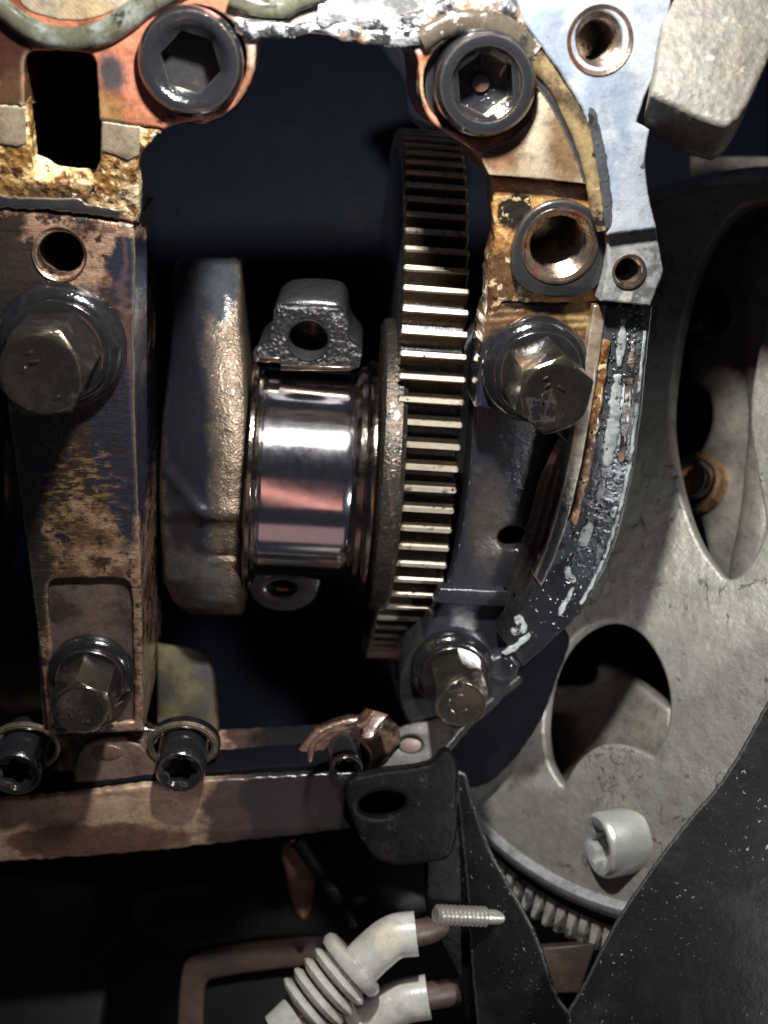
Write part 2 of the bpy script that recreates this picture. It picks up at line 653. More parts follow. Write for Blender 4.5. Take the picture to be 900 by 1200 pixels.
m_hole_shade = mat('deep_hole_shade', (0.0035, 0.0035, 0.005, 1), 0.7, 0.0, grime=0, grain=0, spec=0.04)  # near-black colour standing for the shade in holes and gaps
m_blackface = mat('black_oil_film', (0.020, 0.020, 0.022, 1), 0.16, 0.1, [(('n', 3.0, .62, .70, 2), lin(70, 52, 34), 0.3, 0.3),
                  (('edge', 0.03), lin(200, 180, 140), 0.35, 0.8)], [('n', 5, 0.15, 0.03)], coat=0.6)
m_layer = mat('layered_brown_casting', lin(112, 84, 56), 0.36, 0.45,
              [(('n', 2.0, .44, .58, 3), lin(44, 30, 22), 0.2, 0.1),
               (('b', 690, 350, 0, 26, 40, .5), lin(178, 150, 100), 0.36, 0.6),
               (('b', 620, 345, 0, 60, 22, .8), lin(28, 20, 16), 0.18, 0.0),
               (('b', 600, 480, 0, 90, 80, .5), NAVY, 0.12, 0.0, 0.15),
               (('edge', 0.04), lin(190, 160, 130), 0.35, 0.8)],
              [('y', 3.6, 0.25, 0.05, 2.6), ('n', 8, 0.3, 0.04), ('m', 10, 0.2, 0.02)], coat=0.4)
m_darkwall = mat('dark_seal_wall', (0.020, 0.021, 0.027, 1), 0.24, 0.2,
                 [(('b', 574, 625, -.5, 22, 56, .8, .5), lin(62, 54, 50), 0.34, 0.3),  # lighter blob paints the lit facet into the wall colour
                  (('n', 2.4, .58, .72, 4), (0.035, 0.033, 0.034, 1), 0.3, 0.2)],
                 [('n', 5, 0.25, 0.04)], coat=0.15)
m_sealgrey = mat('grey_sealant_smear', (0.040, 0.044, 0.050, 1), 0.16, 0.15,
                 [(('n', 1.8, .54, .66, 2, (1.6, .6, 1)), (0.09, 0.10, 0.105, 1), 0.3, 0.1), (('n', 3.0, .60, .66, 8), OIL, 0.1, 0),
                  (('b', 620, 740, 0, 70, 80, .7, .3), OIL, 0.12, 0)],
                 [('n', 4, 0.25, 0.06), ('m', 13, 0.3, 0.03)], coat=0.7)
m_bead = mat('grey_sealant_bead', lin(66, 67, 55), 0.20, 0.0,
             [(('n', 2.0, .48, .62, 1), lin(96, 100, 94), 0.2), (('n', 5.0, .58, .66, 8), lin(52, 48, 38), 0.15), (('n', 2.2, .60, .66, 3), lin(34, 32, 28), 0.12)],
             [('n', 6, 0.2, 0.03)], coat=0.6)
m_tan = mat('tan_sealant_bead', lin(112, 96, 68), 0.16, 0.0, [(('n', 1.8, .46, .60, 1), lin(58, 48, 34), 0.12), (('n', 4.5, .58, .64, 5), OIL, 0.08), (('n', 2.6, .62, .68, 3), lin(150, 136, 108), 0.25)], [('n', 6, 0.25, 0.04)], coat=0.6)
m_beaddark = mat('shaded_wet_sealant', lin(60, 54, 46), 0.16, 0.0, [(('n', 2.2, .5, .6, 1), OIL, 0.1), (('n', 4, .60, .66, 3), lin(150, 148, 140), 0.2)], [('n', 6, 0.3, 0.04)], coat=0.6)  # darkened to paint the upper run of the bead in shadow
m_silver = mat('torn_silver_sealant', lin(142, 144, 146), 0.28, 0.5,
               [(('n', 2.0, .48, .54, 13), lin(120, 98, 82), 0.3, 0.3), (('n', 3.4, .48, .54, 1), lin(34, 34, 36), 0.14, 0.1), (('n', 3.0, .60, .66, 6), lin(224, 224, 222), 0.35, 0.5)],
               [('n', 7, 0.7, 0.08), ('v', 8, 0.4, 0.05)], coat=0.4)
m_chalk = mat('chalky_sealant', lin(140, 146, 144), 0.5, 0.0, [(('n', 5, .50, .60, 2), lin(104, 110, 110), 0.4), (('n', 6, .54, .60, 4), (0.03, 0.03, 0.03, 1), 0.2)], [('n', 9, 0.4, 0.04)])
m_bore_wet = mat('wet_black_bore', (0.020, 0.020, 0.023, 1), 0.16, 0.5, [(('n', 2.2, .56, .68, 2, (1, .6, 1)), lin(52, 46, 42), 0.22, 0.4), (('edge', .02), lin(110, 102, 94), 0.25, 0.8)], [('n', 4, .25, .04)], coat=.3)
m_lip = mat('stained_lip_alloy', lin(150, 136, 118), 0.42, 0.45, [(('n', 2.4, .50, .62, 1), lin(104, 84, 64), 0.35, 0.3), (('b', 630, 640, 0, 60, 90, .5, .4), OIL, 0.15, 0), (('edge', 0.05), lin(200, 190, 170), 0.3, 0.8)], [('n', 8, 0.2, 0.03)], coat=0.3)
m_amber = mat('amber_varnish_strip', lin(128, 94, 58), 0.34, 0.2,
              [(('n', 6, .48, .56, 2), lin(84, 48, 22), 0.3, 0.2), (('n', 5, .56, .60, 5), lin(206, 184, 140), 0.4, 0.3), (('n', 8, .60, .64, 9), OIL, 0.15, 0)],
              [('n', 9, 0.4, 0.05)], coat=0.4)
m_sand = mat('sand_cast_alloy', lin(88, 84, 76), 0.62, 0.2,
             [(('n', 1.4, .48, .64, 1), lin(84, 79, 70), 0.6, 0.2), (('n', 4.0, .60, .66, 4), lin(126, 120, 108), 0.55, 0.3),
              (('n', 2.2, .62, .70, 7, (.5, 2, 1)), lin(104, 96, 84), 0.6, 0.1)],
             [('n', 6, 0.5, 0.06), ('v', 12, 0.25, 0.03)])
m_fly = mat('grey_flexplate', lin(142, 139, 131), 0.46, 0.45,
            [(('n', .7, .42, .66, 1), lin(128, 123, 114), 0.46, 0.4),
             (('*', ('r', 1.5, .016, 3, (1.3, .8, 1)), ('n', 1.0, .52, .6, 8)), lin(70, 64, 56), 0.5, 0.2),
             (('*', ('r', 3.6, .018, 5), ('n', .9, .54, .62, 2)), lin(84, 78, 70), 0.5, 0.2),
             (('n', 5.0, .64, .70, 3), lin(84, 78, 70), 0.45, 0.2),
             (('edge', 0.05), lin(216, 212, 204), 0.32, 0.9)],
            [('n', 4.5, 0.3, 0.05), ('n', 14, 0.2, 0.02), ('n', 1.4, .3, .2)], grime=.25, grain=.10, vary=.12)
m_flyback = mat('converter_grey', lin(112, 106, 98), 0.48, 0.35, [(('n', 1.0, .45, .65, 2), lin(84, 80, 76), 0.5, 0.3)], [('n', 3, 0.25, 0.05)])
m_copper = mat('copper_ring', lin(196, 160, 122), 0.28, 0.8, [(('n', 4, .5, .62, 1), lin(132, 96, 68), 0.3, 0.7)], [('n', 9, 0.2, 0.02)], grime=.3)
m_zinc = mat('zinc_screw', lin(196, 199, 192), 0.34, 0.6, [(('n', 3, .55, .68, 1), lin(150, 156, 148), 0.4, 0.5)], [('n', 12, 0.1, 0.015)], grime=.15, grain=.06)
m_rim = mat('grey_rim_lip', lin(150, 150, 152), 0.45, 0.3, [(('n', 2, .5, .65, 1), lin(112, 112, 114), 0.45, 0.3)], [('n', 5, 0.15, 0.03)])
m_ring = mat('dark_ring_gear', (0.045, 0.045, 0.045, 1), 0.4, 0.5, (), [('n', 6, 0.2, 0.03)])
m_tooth2 = mat('starter_tooth', lin(186, 184, 172), 0.4, 0.6, [(('n', 4, .5, .62, 1), lin(80, 78, 72), 0.4, 0.5)], [('n', 9, 0.2, 0.02)])
m_cover = mat('black_cover_paint', (0.0028, 0.0032, 0.0032, 1), 0.45, 0.0,
              [(('n', 1.2, .50, .72, 1), (0.006, 0.0065, 0.006, 1), 0.55),
               (('*', ('n', 17, .635, .67, 3), ('n', 1.6, .48, .60, 4)), (0.12, 0.12, 0.11, 1), 0.5),
               (('*', ('n', 30, .655, .69, 9), ('n', .9, .42, .60, 6)), (0.07, 0.07, 0.065, 1), 0.5),
               (('n', .8, .56, .80, 14), (0.012, 0.0115, 0.0105, 1), 0.65),
               (('edge', 0.05), (0.24, 0.24, 0.22, 1), 0.35, 0.3)],
              [('n', 1.5, 0.25, 0.12), ('n', 14, 0.15, 0.015)], coat=0.0, spec=0.08, grime=0, grain=.12)
m_tooth = mat('gear_tooth_steel', lin(128, 116, 98), 0.24, 0.95,
              [(('n', 2.4, .54, .66, 1), lin(104, 84, 62), 0.24, 0.85), (('n', 3.6, .62, .70, 5), lin(46, 38, 32), 0.14, 0.3),
               (('edge', 0.02), lin(190, 176, 150), 0.24, 1.0)],
              [('n', 9, 0.12, 0.02)], coat=0.5, grime=.25, grain=.10)
m_tip = mat('bare_lit_tooth_tip', lin(194, 184, 164), 0.42, 0.7, [(('n', 5, .56, .66, 2), lin(140, 120, 92), 0.3, 0.8), (('v', 9, .22), lin(70, 58, 46), 0.3, 0.5)], [('n', 12, 0.15, 0.015)], grime=.15, grain=.10)  # bare metal, brightened to paint the torch-lit tips against darker flanks
m_gear = mat('gear_body_steel', (0.035, 0.033, 0.033, 1), 0.28, 0.6, (), [('n', 6, 0.2, 0.02)], coat=0.4)
m_web = mat('forged_web', lin(106, 92, 78), 0.40, 0.7,
            [(('n', 3.0, .52, .64, 2), lin(64, 52, 44), 0.35, 0.4), (('n', 22, .60, .66, 6), lin(206, 184, 150), 0.3, 0.9),  # the bright fine noise specks paint sparkle on the forged metal
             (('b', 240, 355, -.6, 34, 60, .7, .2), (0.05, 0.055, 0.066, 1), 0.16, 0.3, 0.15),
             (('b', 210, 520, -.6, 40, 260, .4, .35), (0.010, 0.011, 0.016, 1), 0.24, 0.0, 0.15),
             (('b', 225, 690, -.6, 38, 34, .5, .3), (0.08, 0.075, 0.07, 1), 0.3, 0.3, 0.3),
             ],
            [('n', 22, 0.5, 0.03), ('n', 7, 0.35, 0.05), ('v', 40, 0.35, 0.015)], coat=0.12)
m_web_dark = mat('oily_forged_web', lin(70, 62, 54), 0.28, 0.75, [(('n', 3.0, .52, .62, 2), (0.02, 0.018, 0.018, 1), 0.14, 0.2), (('n', 22, .60, .66, 6), lin(170, 156, 134), 0.3, 0.9)], [('n', 26, 0.5, 0.03)], coat=0.5)  # bright specks are painted sparkle, as on the counterweight
m_journal = mat('polished_journal', (0.64, 0.60, 0.63, 1), 0.15, 1.0, (), [('n', 3, 0.02, 0.01, (.12, 6, 6))], vary=0.06, grime=0, grain=0)
m_journal.node_tree.nodes['Principled BSDF'].inputs['Anisotropic'].default_value = 0.6
m_journal.node_tree.nodes['Principled BSDF'].inputs['Anisotropic Rotation'].default_value = 0.25
tg = m_journal.node_tree.nodes.new('ShaderNodeTangent')
tg.direction_type = 'RADIAL'
tg.axis = 'X'
m_journal.node_tree.links.new(tg.outputs[0], m_journal.node_tree.nodes['Principled BSDF'].inputs['Tangent'])
m_collar = mat('journal_fillet', (0.30, 0.25, 0.21, 1), 0.14, 1.0, [(('n', 2.0, .5, .66, 1), (0.10, 0.08, 0.07, 1), 0.12, 0.8)], [('n', 4, 0.12, 0.02)], coat=0.4)
m_fract = mat('fracture_split_face', (0.05, 0.05, 0.052, 1), 0.32, 0.75,
              [(('n', 4, .56, .66, 1), (0.2, 0.2, 0.2, 1), 0.3, 0.8)], [('n', 6, 0.4, 0.05), ('v', 17, 0.5, 0.04), ('n', 14, 0.6, 0.04)], coat=0.3)
m_rod = mat('forged_rod', (0.05, 0.05, 0.054, 1), 0.30, 0.6, [(('n', 3, .55, .66, 1), (0.03, 0.03, 0.034, 1), 0.2, 0.3)], [('n', 7, 0.3, 0.03)], coat=0.4)
m_shell = mat('bearing_shell_steel', lin(190, 176, 160), 0.2, 1.0, (), [('n', 5, 0.1, 0.02)])
m_rail = mat('brown_sump_face', lin(166, 141, 117), 0.50, 0.2,
             [(('n', 1.2, .46, .58, 1, (.7, 1.4, 1)), lin(128, 105, 86), 0.45, 0.2),
              (('b', 110, 985, .2, 110, 20, .6), lin(92, 68, 54), 0.4, 0.1),
              (('b', 290, 960, .2, 50, 60, .5), lin(62, 48, 42), 0.4, 0.1),
              (('b', 370, 950, .2, 80, 90, .5), lin(30, 26, 26), 0.35, 0.0), (('b', 340, 928, .2, 60, 24, .4), OIL, 0.3, 0.0)],
             [('n', 5, 0.2, 0.03)], coat=0.1)
m_ledge = mat('oily_brown_ledge', lin(96, 74, 62), 0.34, 0.3,
              [(('n', 1.8, .48, .60, 1), lin(30, 24, 22), 0.18, 0.1), (('n', 2.2, .60, .70, 5), lin(142, 108, 84), 0.4, 0.3)],
              [('n', 6, 0.3, 0.04), ('m', 9, 0.3, 0.02)], coat=0.4)
m_arch = mat('dull_arch_pad', lin(98, 80, 70), 0.45, 0.3, [(('n', 2, .5, .62, 1), lin(70, 56, 50), 0.4, 0.2)], [('n', 6, 0.25, 0.03)], coat=0.1)
m_bracket = mat('dark_bracket', (0.003, 0.003, 0.0035, 1), 0.5, 0.0, [(('n', 2.4, .52, .66, 1), (0.006, 0.005, 0.0045, 1), 0.55), (('n', 5, .60, .66, 3), (0.016, 0.013, 0.011, 1), 0.5)], [('n', 5, 0.4, 0.05), ('n', 14, .3, .03)], spec=0.06, grime=0)
m_bracket_top = mat('worn_bracket_top', lin(52, 46, 42), 0.5, 0.1, [(('n', 3, .5, .62, 2), lin(26, 24, 23), 0.4)], [('n', 5, 0.2, 0.03)])
m_pinkmetal = mat('pink_brown_edge', lin(84, 60, 50), 0.45, 0.1, [(('n', 2, .5, .64, 1), lin(80, 54, 46), 0.35, 0.2)], [('n', 6, 0.2, 0.03)], coat=0.0)
m_bore = mat('olive_bore_wall', lin(74, 65, 42), 0.55, 0.0, [(('n', .8, .42, .62, 2), lin(26, 23, 17), 0.5, 0.0)], [('n', 4, 0.2, 0.03)], spec=.15)
m_hose = mat('cream_plastic', lin(156, 154, 147), 0.26, 0.0, [(('n', 1.5, .52, .7, 1), lin(176, 168, 150), 0.42)], [('n', 5, 0.1, 0.02)], grime=.32, grain=.05, coat=.5)
m_stud = mat('zinc_stud', lin(176, 173, 166), 0.26, 0.75, (), [('n', 8, 0.1, 0.02)], grime=.2, grain=.05)
m_brownpart = mat('rusty_brown_part', lin(66, 49, 39), 0.5, 0.1, [(('n', 1.4, .46, .6, 1), lin(44, 32, 26), 0.5)], [('n', 4, 0.2, 0.03)])
m_strut = mat('brown_strut_rubber', lin(118, 88, 70), 0.5, 0.1, [(('n', 1.4, .46, .6, 1), lin(92, 66, 52), 0.5)], [('n', 4, 0.2, 0.03)])
m_panel = mat('dark_green_panel', (0.005, 0.006, 0.005, 1), 0.5, 0.0, (), [('n', 2, 0.2, 0.05)], spec=.2, grime=0)

m_borerim = mat('oily_bore_edge', (0.007, 0.008, 0.014, 1), 0.34, 0.1, [(('n', 2, .5, .66, 1), (0.012, 0.011, 0.012, 1), 0.3)], [('n', 4, 0.3, 0.05)], coat=.1, spec=.25, grime=0)
ZP = {}


def Z(z):
    if z not in ZP:
        ZP[z] = zplane(z)
    return ZP[z]


# ------------------------------------------------------------------ setting
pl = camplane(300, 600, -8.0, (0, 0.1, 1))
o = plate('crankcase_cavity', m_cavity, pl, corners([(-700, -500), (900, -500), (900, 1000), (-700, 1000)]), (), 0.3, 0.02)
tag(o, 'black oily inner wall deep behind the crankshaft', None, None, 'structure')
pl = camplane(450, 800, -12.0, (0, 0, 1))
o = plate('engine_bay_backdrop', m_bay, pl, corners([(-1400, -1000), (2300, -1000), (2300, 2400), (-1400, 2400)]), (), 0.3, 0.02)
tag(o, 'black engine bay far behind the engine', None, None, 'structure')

# ------------------------------------------------------------------ crankcase: upper flange, slope, right boss, walls
case = thing('crankcase', W(330, 40, 0.2), 'stained alloy crankcase frame round the open crank bay with orange and pale flanges', 'engine block')
ZT = 0.30
slot = spline([(29, 62), (45, 60), (95, 62), (110, 68), (114, 100), (116, 150), (116, 176, 1), (36, 176, 1), (31, 140), (29, 90)], 5)
flange_o = [(-60, -60, 1), (636, -60, 1), (650, 40, 1), (682, 120, 1), (700, 215, 1), (640, 212, 1), (573, 205, 1), (566, 192), (555, 176), (530, 160), (508, 146), (495, 122),
            (491, 92), (489, 68), (478, 54), (440, 46), (380, 41), (330, 38), (310, 40), (301, 54), (298, 82), (286, 112), (264, 134), (234, 141),
            (205, 146), (192, 152, 1), (118, 141, 1), (30, 124, 1), (-60, 118, 1)]
b1 = ell(227, 70, 62, 64)
b2 = ell(562, 98, 66, 62)
slot_u = [(29, 122, 1), (28, 90), (30, 66), (42, 60), (95, 61), (110, 68), (114, 100), (116, 141, 1)]
fo = spline(flange_o, 5)
# the slot opens through the lower edge of the flange
so = spline(slot_u, 5, closed=False)
i0 = min(range(len(fo)), key=lambda i: math.dist(fo[i], (118, 141)))
i1 = min(range(len(fo)), key=lambda i: math.dist(fo[i], (30, 124)))
fo2 = fo[:i0 + 1] + list(reversed(so)) + fo[i1:]
plate('flange_face', m_orange, Z(ZT), fo2, [b1, b2], 1.6, 0.035, case, jit=1.0)
plate('counterbore', m_blackface, Z(ZT - 0.22), ell(227, 70, 70, 72), (), 0.5, 0.02, case)
plate('counterbore', m_blackface, Z(ZT - 0.22), ell(562, 98, 74, 70), (), 0.5, 0.02, case)
# pale triangular flat right of the second screw
tri = spline([(572, 206, 1), (600, 160), (618, 120), (624, 98, 1), (650, 125), (668, 160), (684, 214, 1), (640, 212, 1)], 5)
plate('machined_flat', m_pale, Z(ZT + 0.012), [(573, 205), (560, 178), (600, 162), (622, 140), (630, 112), (636, 104), (660, 136), (678, 175), (688, 216), (640, 210)], (), 0.1, 0.012, case, jit=.5)
# sloping gold casting with the lower half of the slot
ps = plane3((0, 124, ZT - .02), (160, 146, ZT - .02), (70, 236, 0.02))
slope_o = spline([(-60, 117, 1), (30, 125, 1), (36, 172, 1), (40, 208, 1), (106, 214, 1), (117, 190, 1), (118, 142, 1), (192, 152, 1), (178, 166), (164, 184),
                  (161, 200), (163, 230), (161, 262, 1), (60, 246, 1), (-60, 236, 1)], 4)
plate('slot_well', m_hole_shade, Z(-1.0), [(20, 30), (125, 30), (125, 230), (20, 230)], (), .2, .02, case)  # black liner painted in for the unlit inside of the slot
plate('sloping_casting', m_gold, ps, slope_o, (), .32, 0.04, case, jit=1.2)
pb = plane3((0, 124, ZT - .004), (160, 146, ZT - .004), (70, 236, 0.036))
plate('machined_strip', m_pale, pb, [(119, 143), (164, 149), (163, 182), (150, 188), (119, 176)], (), 0.05, 0.01, case, jit=.8)
plate('machined_strip', m_pale, pb, [(-60, 120), (29, 127), (31, 168), (20, 172), (-60, 160)], (), 0.05, 0.01, case, jit=.8)
plate('slot_floor', m_gold, plane3((40, 172, -.12), (110, 176, -.12), (75, 214, .02)), [(34, 176), (52, 184), (72, 194), (118, 198), (118, 222), (34, 216)], (), 0.12, 0.02, case, jit=1)
plate('oil_band', m_blackface, plane3((-60, 224, .06), (150, 240, .06), (70, 252, 0.03)), [(-60, 226), (40, 232), (90, 233), (100, 238), (146, 246), (140, 256), (60, 247), (-60, 240)], (), 0.06, 0.015, case, jit=2.0)
# side of the bay under the flange
bm = grid_bm([[W(192, 152, -.1), W(163, 200, -.2), W(162, 262, -.2)], [W(205, 160, -2.5), W(180, 200, -2.5), W(178, 262, -2.5)]])
obj('bay_side', bm, m_blackface, case)

# right boss with the big threaded hole
pb = plane3((580, 214, .16), (700, 220, .16), (640, 330, -.03))
boss_o = spline([(578, 209, 1), (640, 213, 1), (690, 219, 1), (704, 244), (713, 280), (712, 318), (704, 352), (690, 356, 1), (590, 356, 1), (583, 380, 1), (571, 376, 1),
                 (572, 330), (580, 280), (577, 240)], 5)
plate('boss_casting', m_goldsmooth, pb, boss_o, [ell(656, 287, 39, 42)], 0.5, 0.05, case, jit=1.6)
pbr = plane3((600, 240, .20), (710, 246, .20), (655, 340, .08))
ring_o = spline([(599, 312), (606, 272), (624, 247), (655, 235), (688, 244), (707, 270), (711, 300), (703, 332), (680, 346), (640, 348), (612, 338)], 6)
plate('boss_face', m_blackface, pbr, ring_o, [ell(656, 289, 40, 43)], 0.35, 0.03, case, jit=.6)
MB = pbr.matrix()
MB.translation = pbr.hit(656, 289)
Rb = 0.385
prof = [(Rb + .035, -.02), (Rb + .03, 0.012), (Rb + .005, 0.014), (Rb - .02, -.05)]
obj('hole_chamfer', lathe_bm(prof, MB), m_thread, case)
prof = [(Rb - .02, -.05)]
for k in range(9):
    prof += [(Rb - .075, -.10 - k * .14), (Rb - .065, -.12 - k * .14), (Rb + .005, -.165 - k * .14), (Rb + .005, -.18 - k * .14)]
prof += [(0, -1.3)]
obj('thread', lathe_bm(prof, MB, 64), m_thread, case, ang=15)
# arm below the boss
arm = spline([(581, 350, 1), (706, 346, 1), (704, 360, 1), (697, 396), (690, 440), (682, 490), (672, 530, 1), (640, 500), (600, 486), (557, 478, 1), (560, 450), (566, 400), (572, 372)], 5)
plate('arm_face', m_layer, Z(-0.10), arm, (), 0.8, 0.05, case, jit=1.0)
# dark seal carrier with its small drain hole
wall = spline([(556, 470, 1), (676, 470, 1), (664, 560), (648, 625), (628, 690), (604, 740), (585, 790, 1), (480, 800, 1), (500, 740), (525, 690), (545, 600)], 5)
plate('seal_wall', m_darkwall, Z(-0.55), wall, [ell(601, 631, 17, 13)], 0.5, 0.05, case)
plate('seal_wall_back', m_hole_shade, Z(-1.3), [(500, 560), (650, 560), (630, 680), (580, 760), (480, 800)], (), 0.2, 0.02, case)
plate('seal_step', m_darkwall, Z(-0.42), spline([(516, 690, 1), (600, 693, 1), (596, 712, 1), (508, 706, 1)], 4), (), 0.2, 0.02, case)
plate('bolt_pad', m_blackface, Z(-0.55), spline([(486, 760), (520, 735), (560, 745), (585, 775), (600, 800), (570, 840), (520, 865), (480, 850), (468, 800)], 5), (), 0.8, 0.06, case)

# curved sealing rim of the rear flange
outer = [(766, 358), (759, 420), (751, 500), (738, 580), (715, 655), (684, 715), (648, 752), (612, 784)]
inner = [(700, 358), (694, 400), (686, 450), (674, 520), (659, 590), (640, 650), (614, 708), (590, 752)]
so_ = spline(outer, 8, closed=False)
si_ = spline(inner, 8, closed=False)


def band(t0, t1, a=0.0, b=1.0):
    n = len(so_) - 1
    lo, hi = int(a * n), int(b * n)
    L = [(si_[i][0] + (so_[i][0] - si_[i][0]) * t0, si_[i][1] + (so_[i][1] - si_[i][1]) * t0) for i in range(lo, hi + 1)]
    H = [(si_[i][0] + (so_[i][0] - si_[i][0]) * t1, si_[i][1] + (so_[i][1] - si_[i][1]) * t1) for i in range(lo, hi + 1)]
    return L + list(reversed(H))


plate('sealing_rim', m_sealgrey, Z(0.05), band(0, 1), (), 1.6, 0.05, case, jit=.8)
bore = []
for k, (x, y) in enumerate(si_):
    f = min(1.0, max(0.0, (y - 440) / 120)) * min(1.0, max(.25, (790 - y) / 110))
    row = []
    for dx, z in ((0, .03), (-5, .0), (-7, -.12), (-13, -.14), (-15, -.26), (-22, -.27), (-24, -.40), (-34, -.42), (-36, -.60)):
        row.append(W(x + dx * f * (1.0 if y < 700 else .7), y + dx * .35 * max(0, (y - 640) / 100), z))
    bore.append(row)
obj('seal_bore', grid_bm(bore), m_bore_wet, case, 30)
plate('inner_lip', m_lip, Z(0.075), band(-.06, .17, .0, .80), (), 0.4, 0.02, case, jit=.8)
plate('varnish_strip', m_amber, Z(0.10), band(.19, .33, .14, .60), (), 0.15, 0.02, case, jit=2.2)
plate('pale_edge', m_chalk, Z(0.07), band(.88, .935, .08, .72), (), 0.1, 0.012, case, jit=1.6)


plate('shade_wedge', m_hole_shade, Z(-.95), spline([(505, 862, 1), (560, 812), (612, 782), (662, 742), (652, 800), (632, 850), (590, 906), (552, 925), (520, 905)], 5), (), .5, .06, case, jit=1)  # added black plate standing in for shadow over the flexplate's left part


def smear(pts, rad, m=m_chalk, z=0.075):
    p = spline(pts, 6, closed=False)
    n = len(p)
    L, Rr = [], []
    for i, q in enumerate(p):
        a, b = p[max(i - 1, 0)], p[min(i + 1, n - 1)]
        l = math.dist(a, b) or 1
        nx, ny = -(b[1] - a[1]) / l, (b[0] - a[0]) / l
        w = rad * 100 * (0.25 + 0.75 * math.sin(math.pi * (i + .5) / n) ** .5)
        L.append((q[0] + nx * w * (1 + .5 * mnoise.noise((q[0] * .09, q[1] * .09, 1))), q[1] + ny * w))
        Rr.append((q[0] - nx * w * (1 + .5 * mnoise.noise((q[0] * .09, q[1] * .09, 7))), q[1] - ny * w))
    return plate('sealant_smear', m, Z(z), L + Rr[::-1], (), .06, .022, case, jit=2.2)


smear([(732, 372), (729, 400), (726, 430)], 0.05)
smear([(725, 440), (721, 480), (716, 520), (711, 548)], 0.075)
smear([(708, 562), (703, 578), (699, 590)], 0.05)
smear([(693, 612), (688, 624), (683, 640)], 0.07)
smear([(722, 594), (717, 606)], 0.035)
smear([(664, 664), (668, 676), (674, 684)], 0.045)
smear([(672, 690), (664, 706), (655, 722)], 0.03)
smear([(606, 724), (612, 736), (600, 742)], 0.06)
smear([(590, 768), (606, 757), (622, 744)], 0.035)
smear([(742, 400), (738, 450), (733, 500), (728, 545)], 0.05, m_silver)
# droplets standing on the smeared sealant
bm = bmesh.new()
for k in range(280):
    t, q = rnd.random() * .7, rnd.random()
    n = len(so_) - 1
    i = int(t * n)
    s_ = 0.36 + .5 * q
    px = si_[i][0] + (so_[i][0] - si_[i][0]) * s_ + rnd.uniform(-2, 2)
    py = si_[i][1] + (so_[i][1] - si_[i][1]) * s_ + rnd.uniform(-8, 8)
    c = W(px, py, 0.06)
    r = rnd.uniform(.008, .026)
    bmesh.ops.create_icosphere(bm, subdivisions=1, radius=r, matrix=Matrix.Translation(c) @ Matrix.Diagonal((1, 1.2, .6, 1)))
tag(obj('sealant_droplets', bm, m_sealgrey, case, 180), None, None, None, 'stuff')

# white gasket face on the upper right, milled tab below it
gz = 0.42
gask = spline([(600, -60, 1), (800, -60, 1), (786, 10, 1), (770, 82), (757, 112), (747, 143, 1), (762, 152, 1), (757, 190), (762, 235), (770, 268, 1),
               (712, 276, 1), (706, 215), (692, 150), (664, 96), (634, 54), (612, 20), (604, -20)], 5)
plate('gasket_face', m_white, Z(gz), gask, [ell(703, 46, 28, 33)], 1.2, 0.035, case, jit=.8)
MT = Z(gz).matrix()
MT.translation = W(703, 47, gz)
prof = [(.335, -.01), (.33, .018), (.29, .005), (.26, -.06)]
obj('hole_chamfer', lathe_bm(prof, MT), m_thread, case)
prof = [(.26, -.06)]
for k in range(9):
    prof += [(.20, -.10 - k * .10), (.205, -.115 - k * .10), (.26, -.15 - k * .10)]
prof += [(0, -.95)]
obj('thread', lathe_bm(prof, MT, 64), m_thread, case, ang=15)
tabz = 0.30
plate('milled_tab', m_tab, Z(tabz), spline(corners([(711, 268), (769, 266), (778, 318), (762, 359), (704, 353), (712, 315)]), 4), [ell(737, 318, 16, 17)], 1.2, 0.03, case, jit=.5)
MT2 = Z(tabz).matrix()
MT2.translation = W(737, 318, tabz)
prof = [(.19, -.005), (.185, .02), (.16, .02), (.145, -.05)]
for k in range(9):
    prof += [(.125, -.08 - k * .06), (.145, -.11 - k * .06)]
prof += [(0, -.7)]
obj('thread', lathe_bm(prof, MT2, 48), m_thread, case, ang=15)
plate('stipple_sealant', m_sealgrey, Z(gz + .012), spline([(690, 126), (698, 130), (708, 170), (716, 220), (718, 258), (711, 268), (706, 235), (700, 190), (692, 150)], 5), (), 0.06, 0.015, case, jit=2)
# sealant beads
bead = path3(Z(ZT + .03), [(-40, -20), (8, 14), (32, 32), (62, 44), (92, 45), (122, 38), (148, 22), (172, 4), (200, -12), (240, -30)], 8)
obj('sealant_bead', tube_bm(bead, .11, 14, .18, .75, (0, 0, 1), fs=1.6), m_bead, case)
plate('sealant_groove', m_blackface, Z(ZT + .02), spline([(600, 88), (616, 94), (634, 110), (652, 138), (668, 172), (684, 214, 1), (692, 214, 1), (682, 176), (664, 130), (642, 96), (616, 74)], 5), (), .06, .012, case, jit=1.2)
bead = path3(Z(ZT + .03), [(492, 46), (516, 32), (548, 25), (580, 28), (606, 42), (626, 62)], 8)
obj('sealant_bead', tube_bm(bead, .13, 14, .25, .7, (0, 0, 1), fs=2.2), m_beaddark, case)
bead = path3(Z(ZT + .03), [(618, 54), (634, 76), (650, 98), (668, 128), (684, 165), (694, 205), (702, 246), (708, 268)], 8)
obj('sealant_bead', tube_bm(bead, .095, 14, .25, .8, (0, 0, 1), fs=2.2), m_tan, case)
bead = path3(Z(ZT + .03), [(276, 30), (312, 34), (352, 33), (372, 30), (400, 37), (440, 42), (470, 44), (492, 42)], 8)
obj('torn_sealant', tube_bm(bead, .075, 12, .9, .5, (0, 0, 1), fs=3.5), m_silver, case)
bead = path3(Z(ZT + .03), [(372, 14), (410, 22), (450, 30), (486, 30), (512, 18), (540, 8), (575, 8), (604, 18), (622, 34)], 8)
obj('torn_sealant', tube_bm(bead, .10, 12, .9, .5, (0, 0, 1), fs=3.2), m_silver, case)
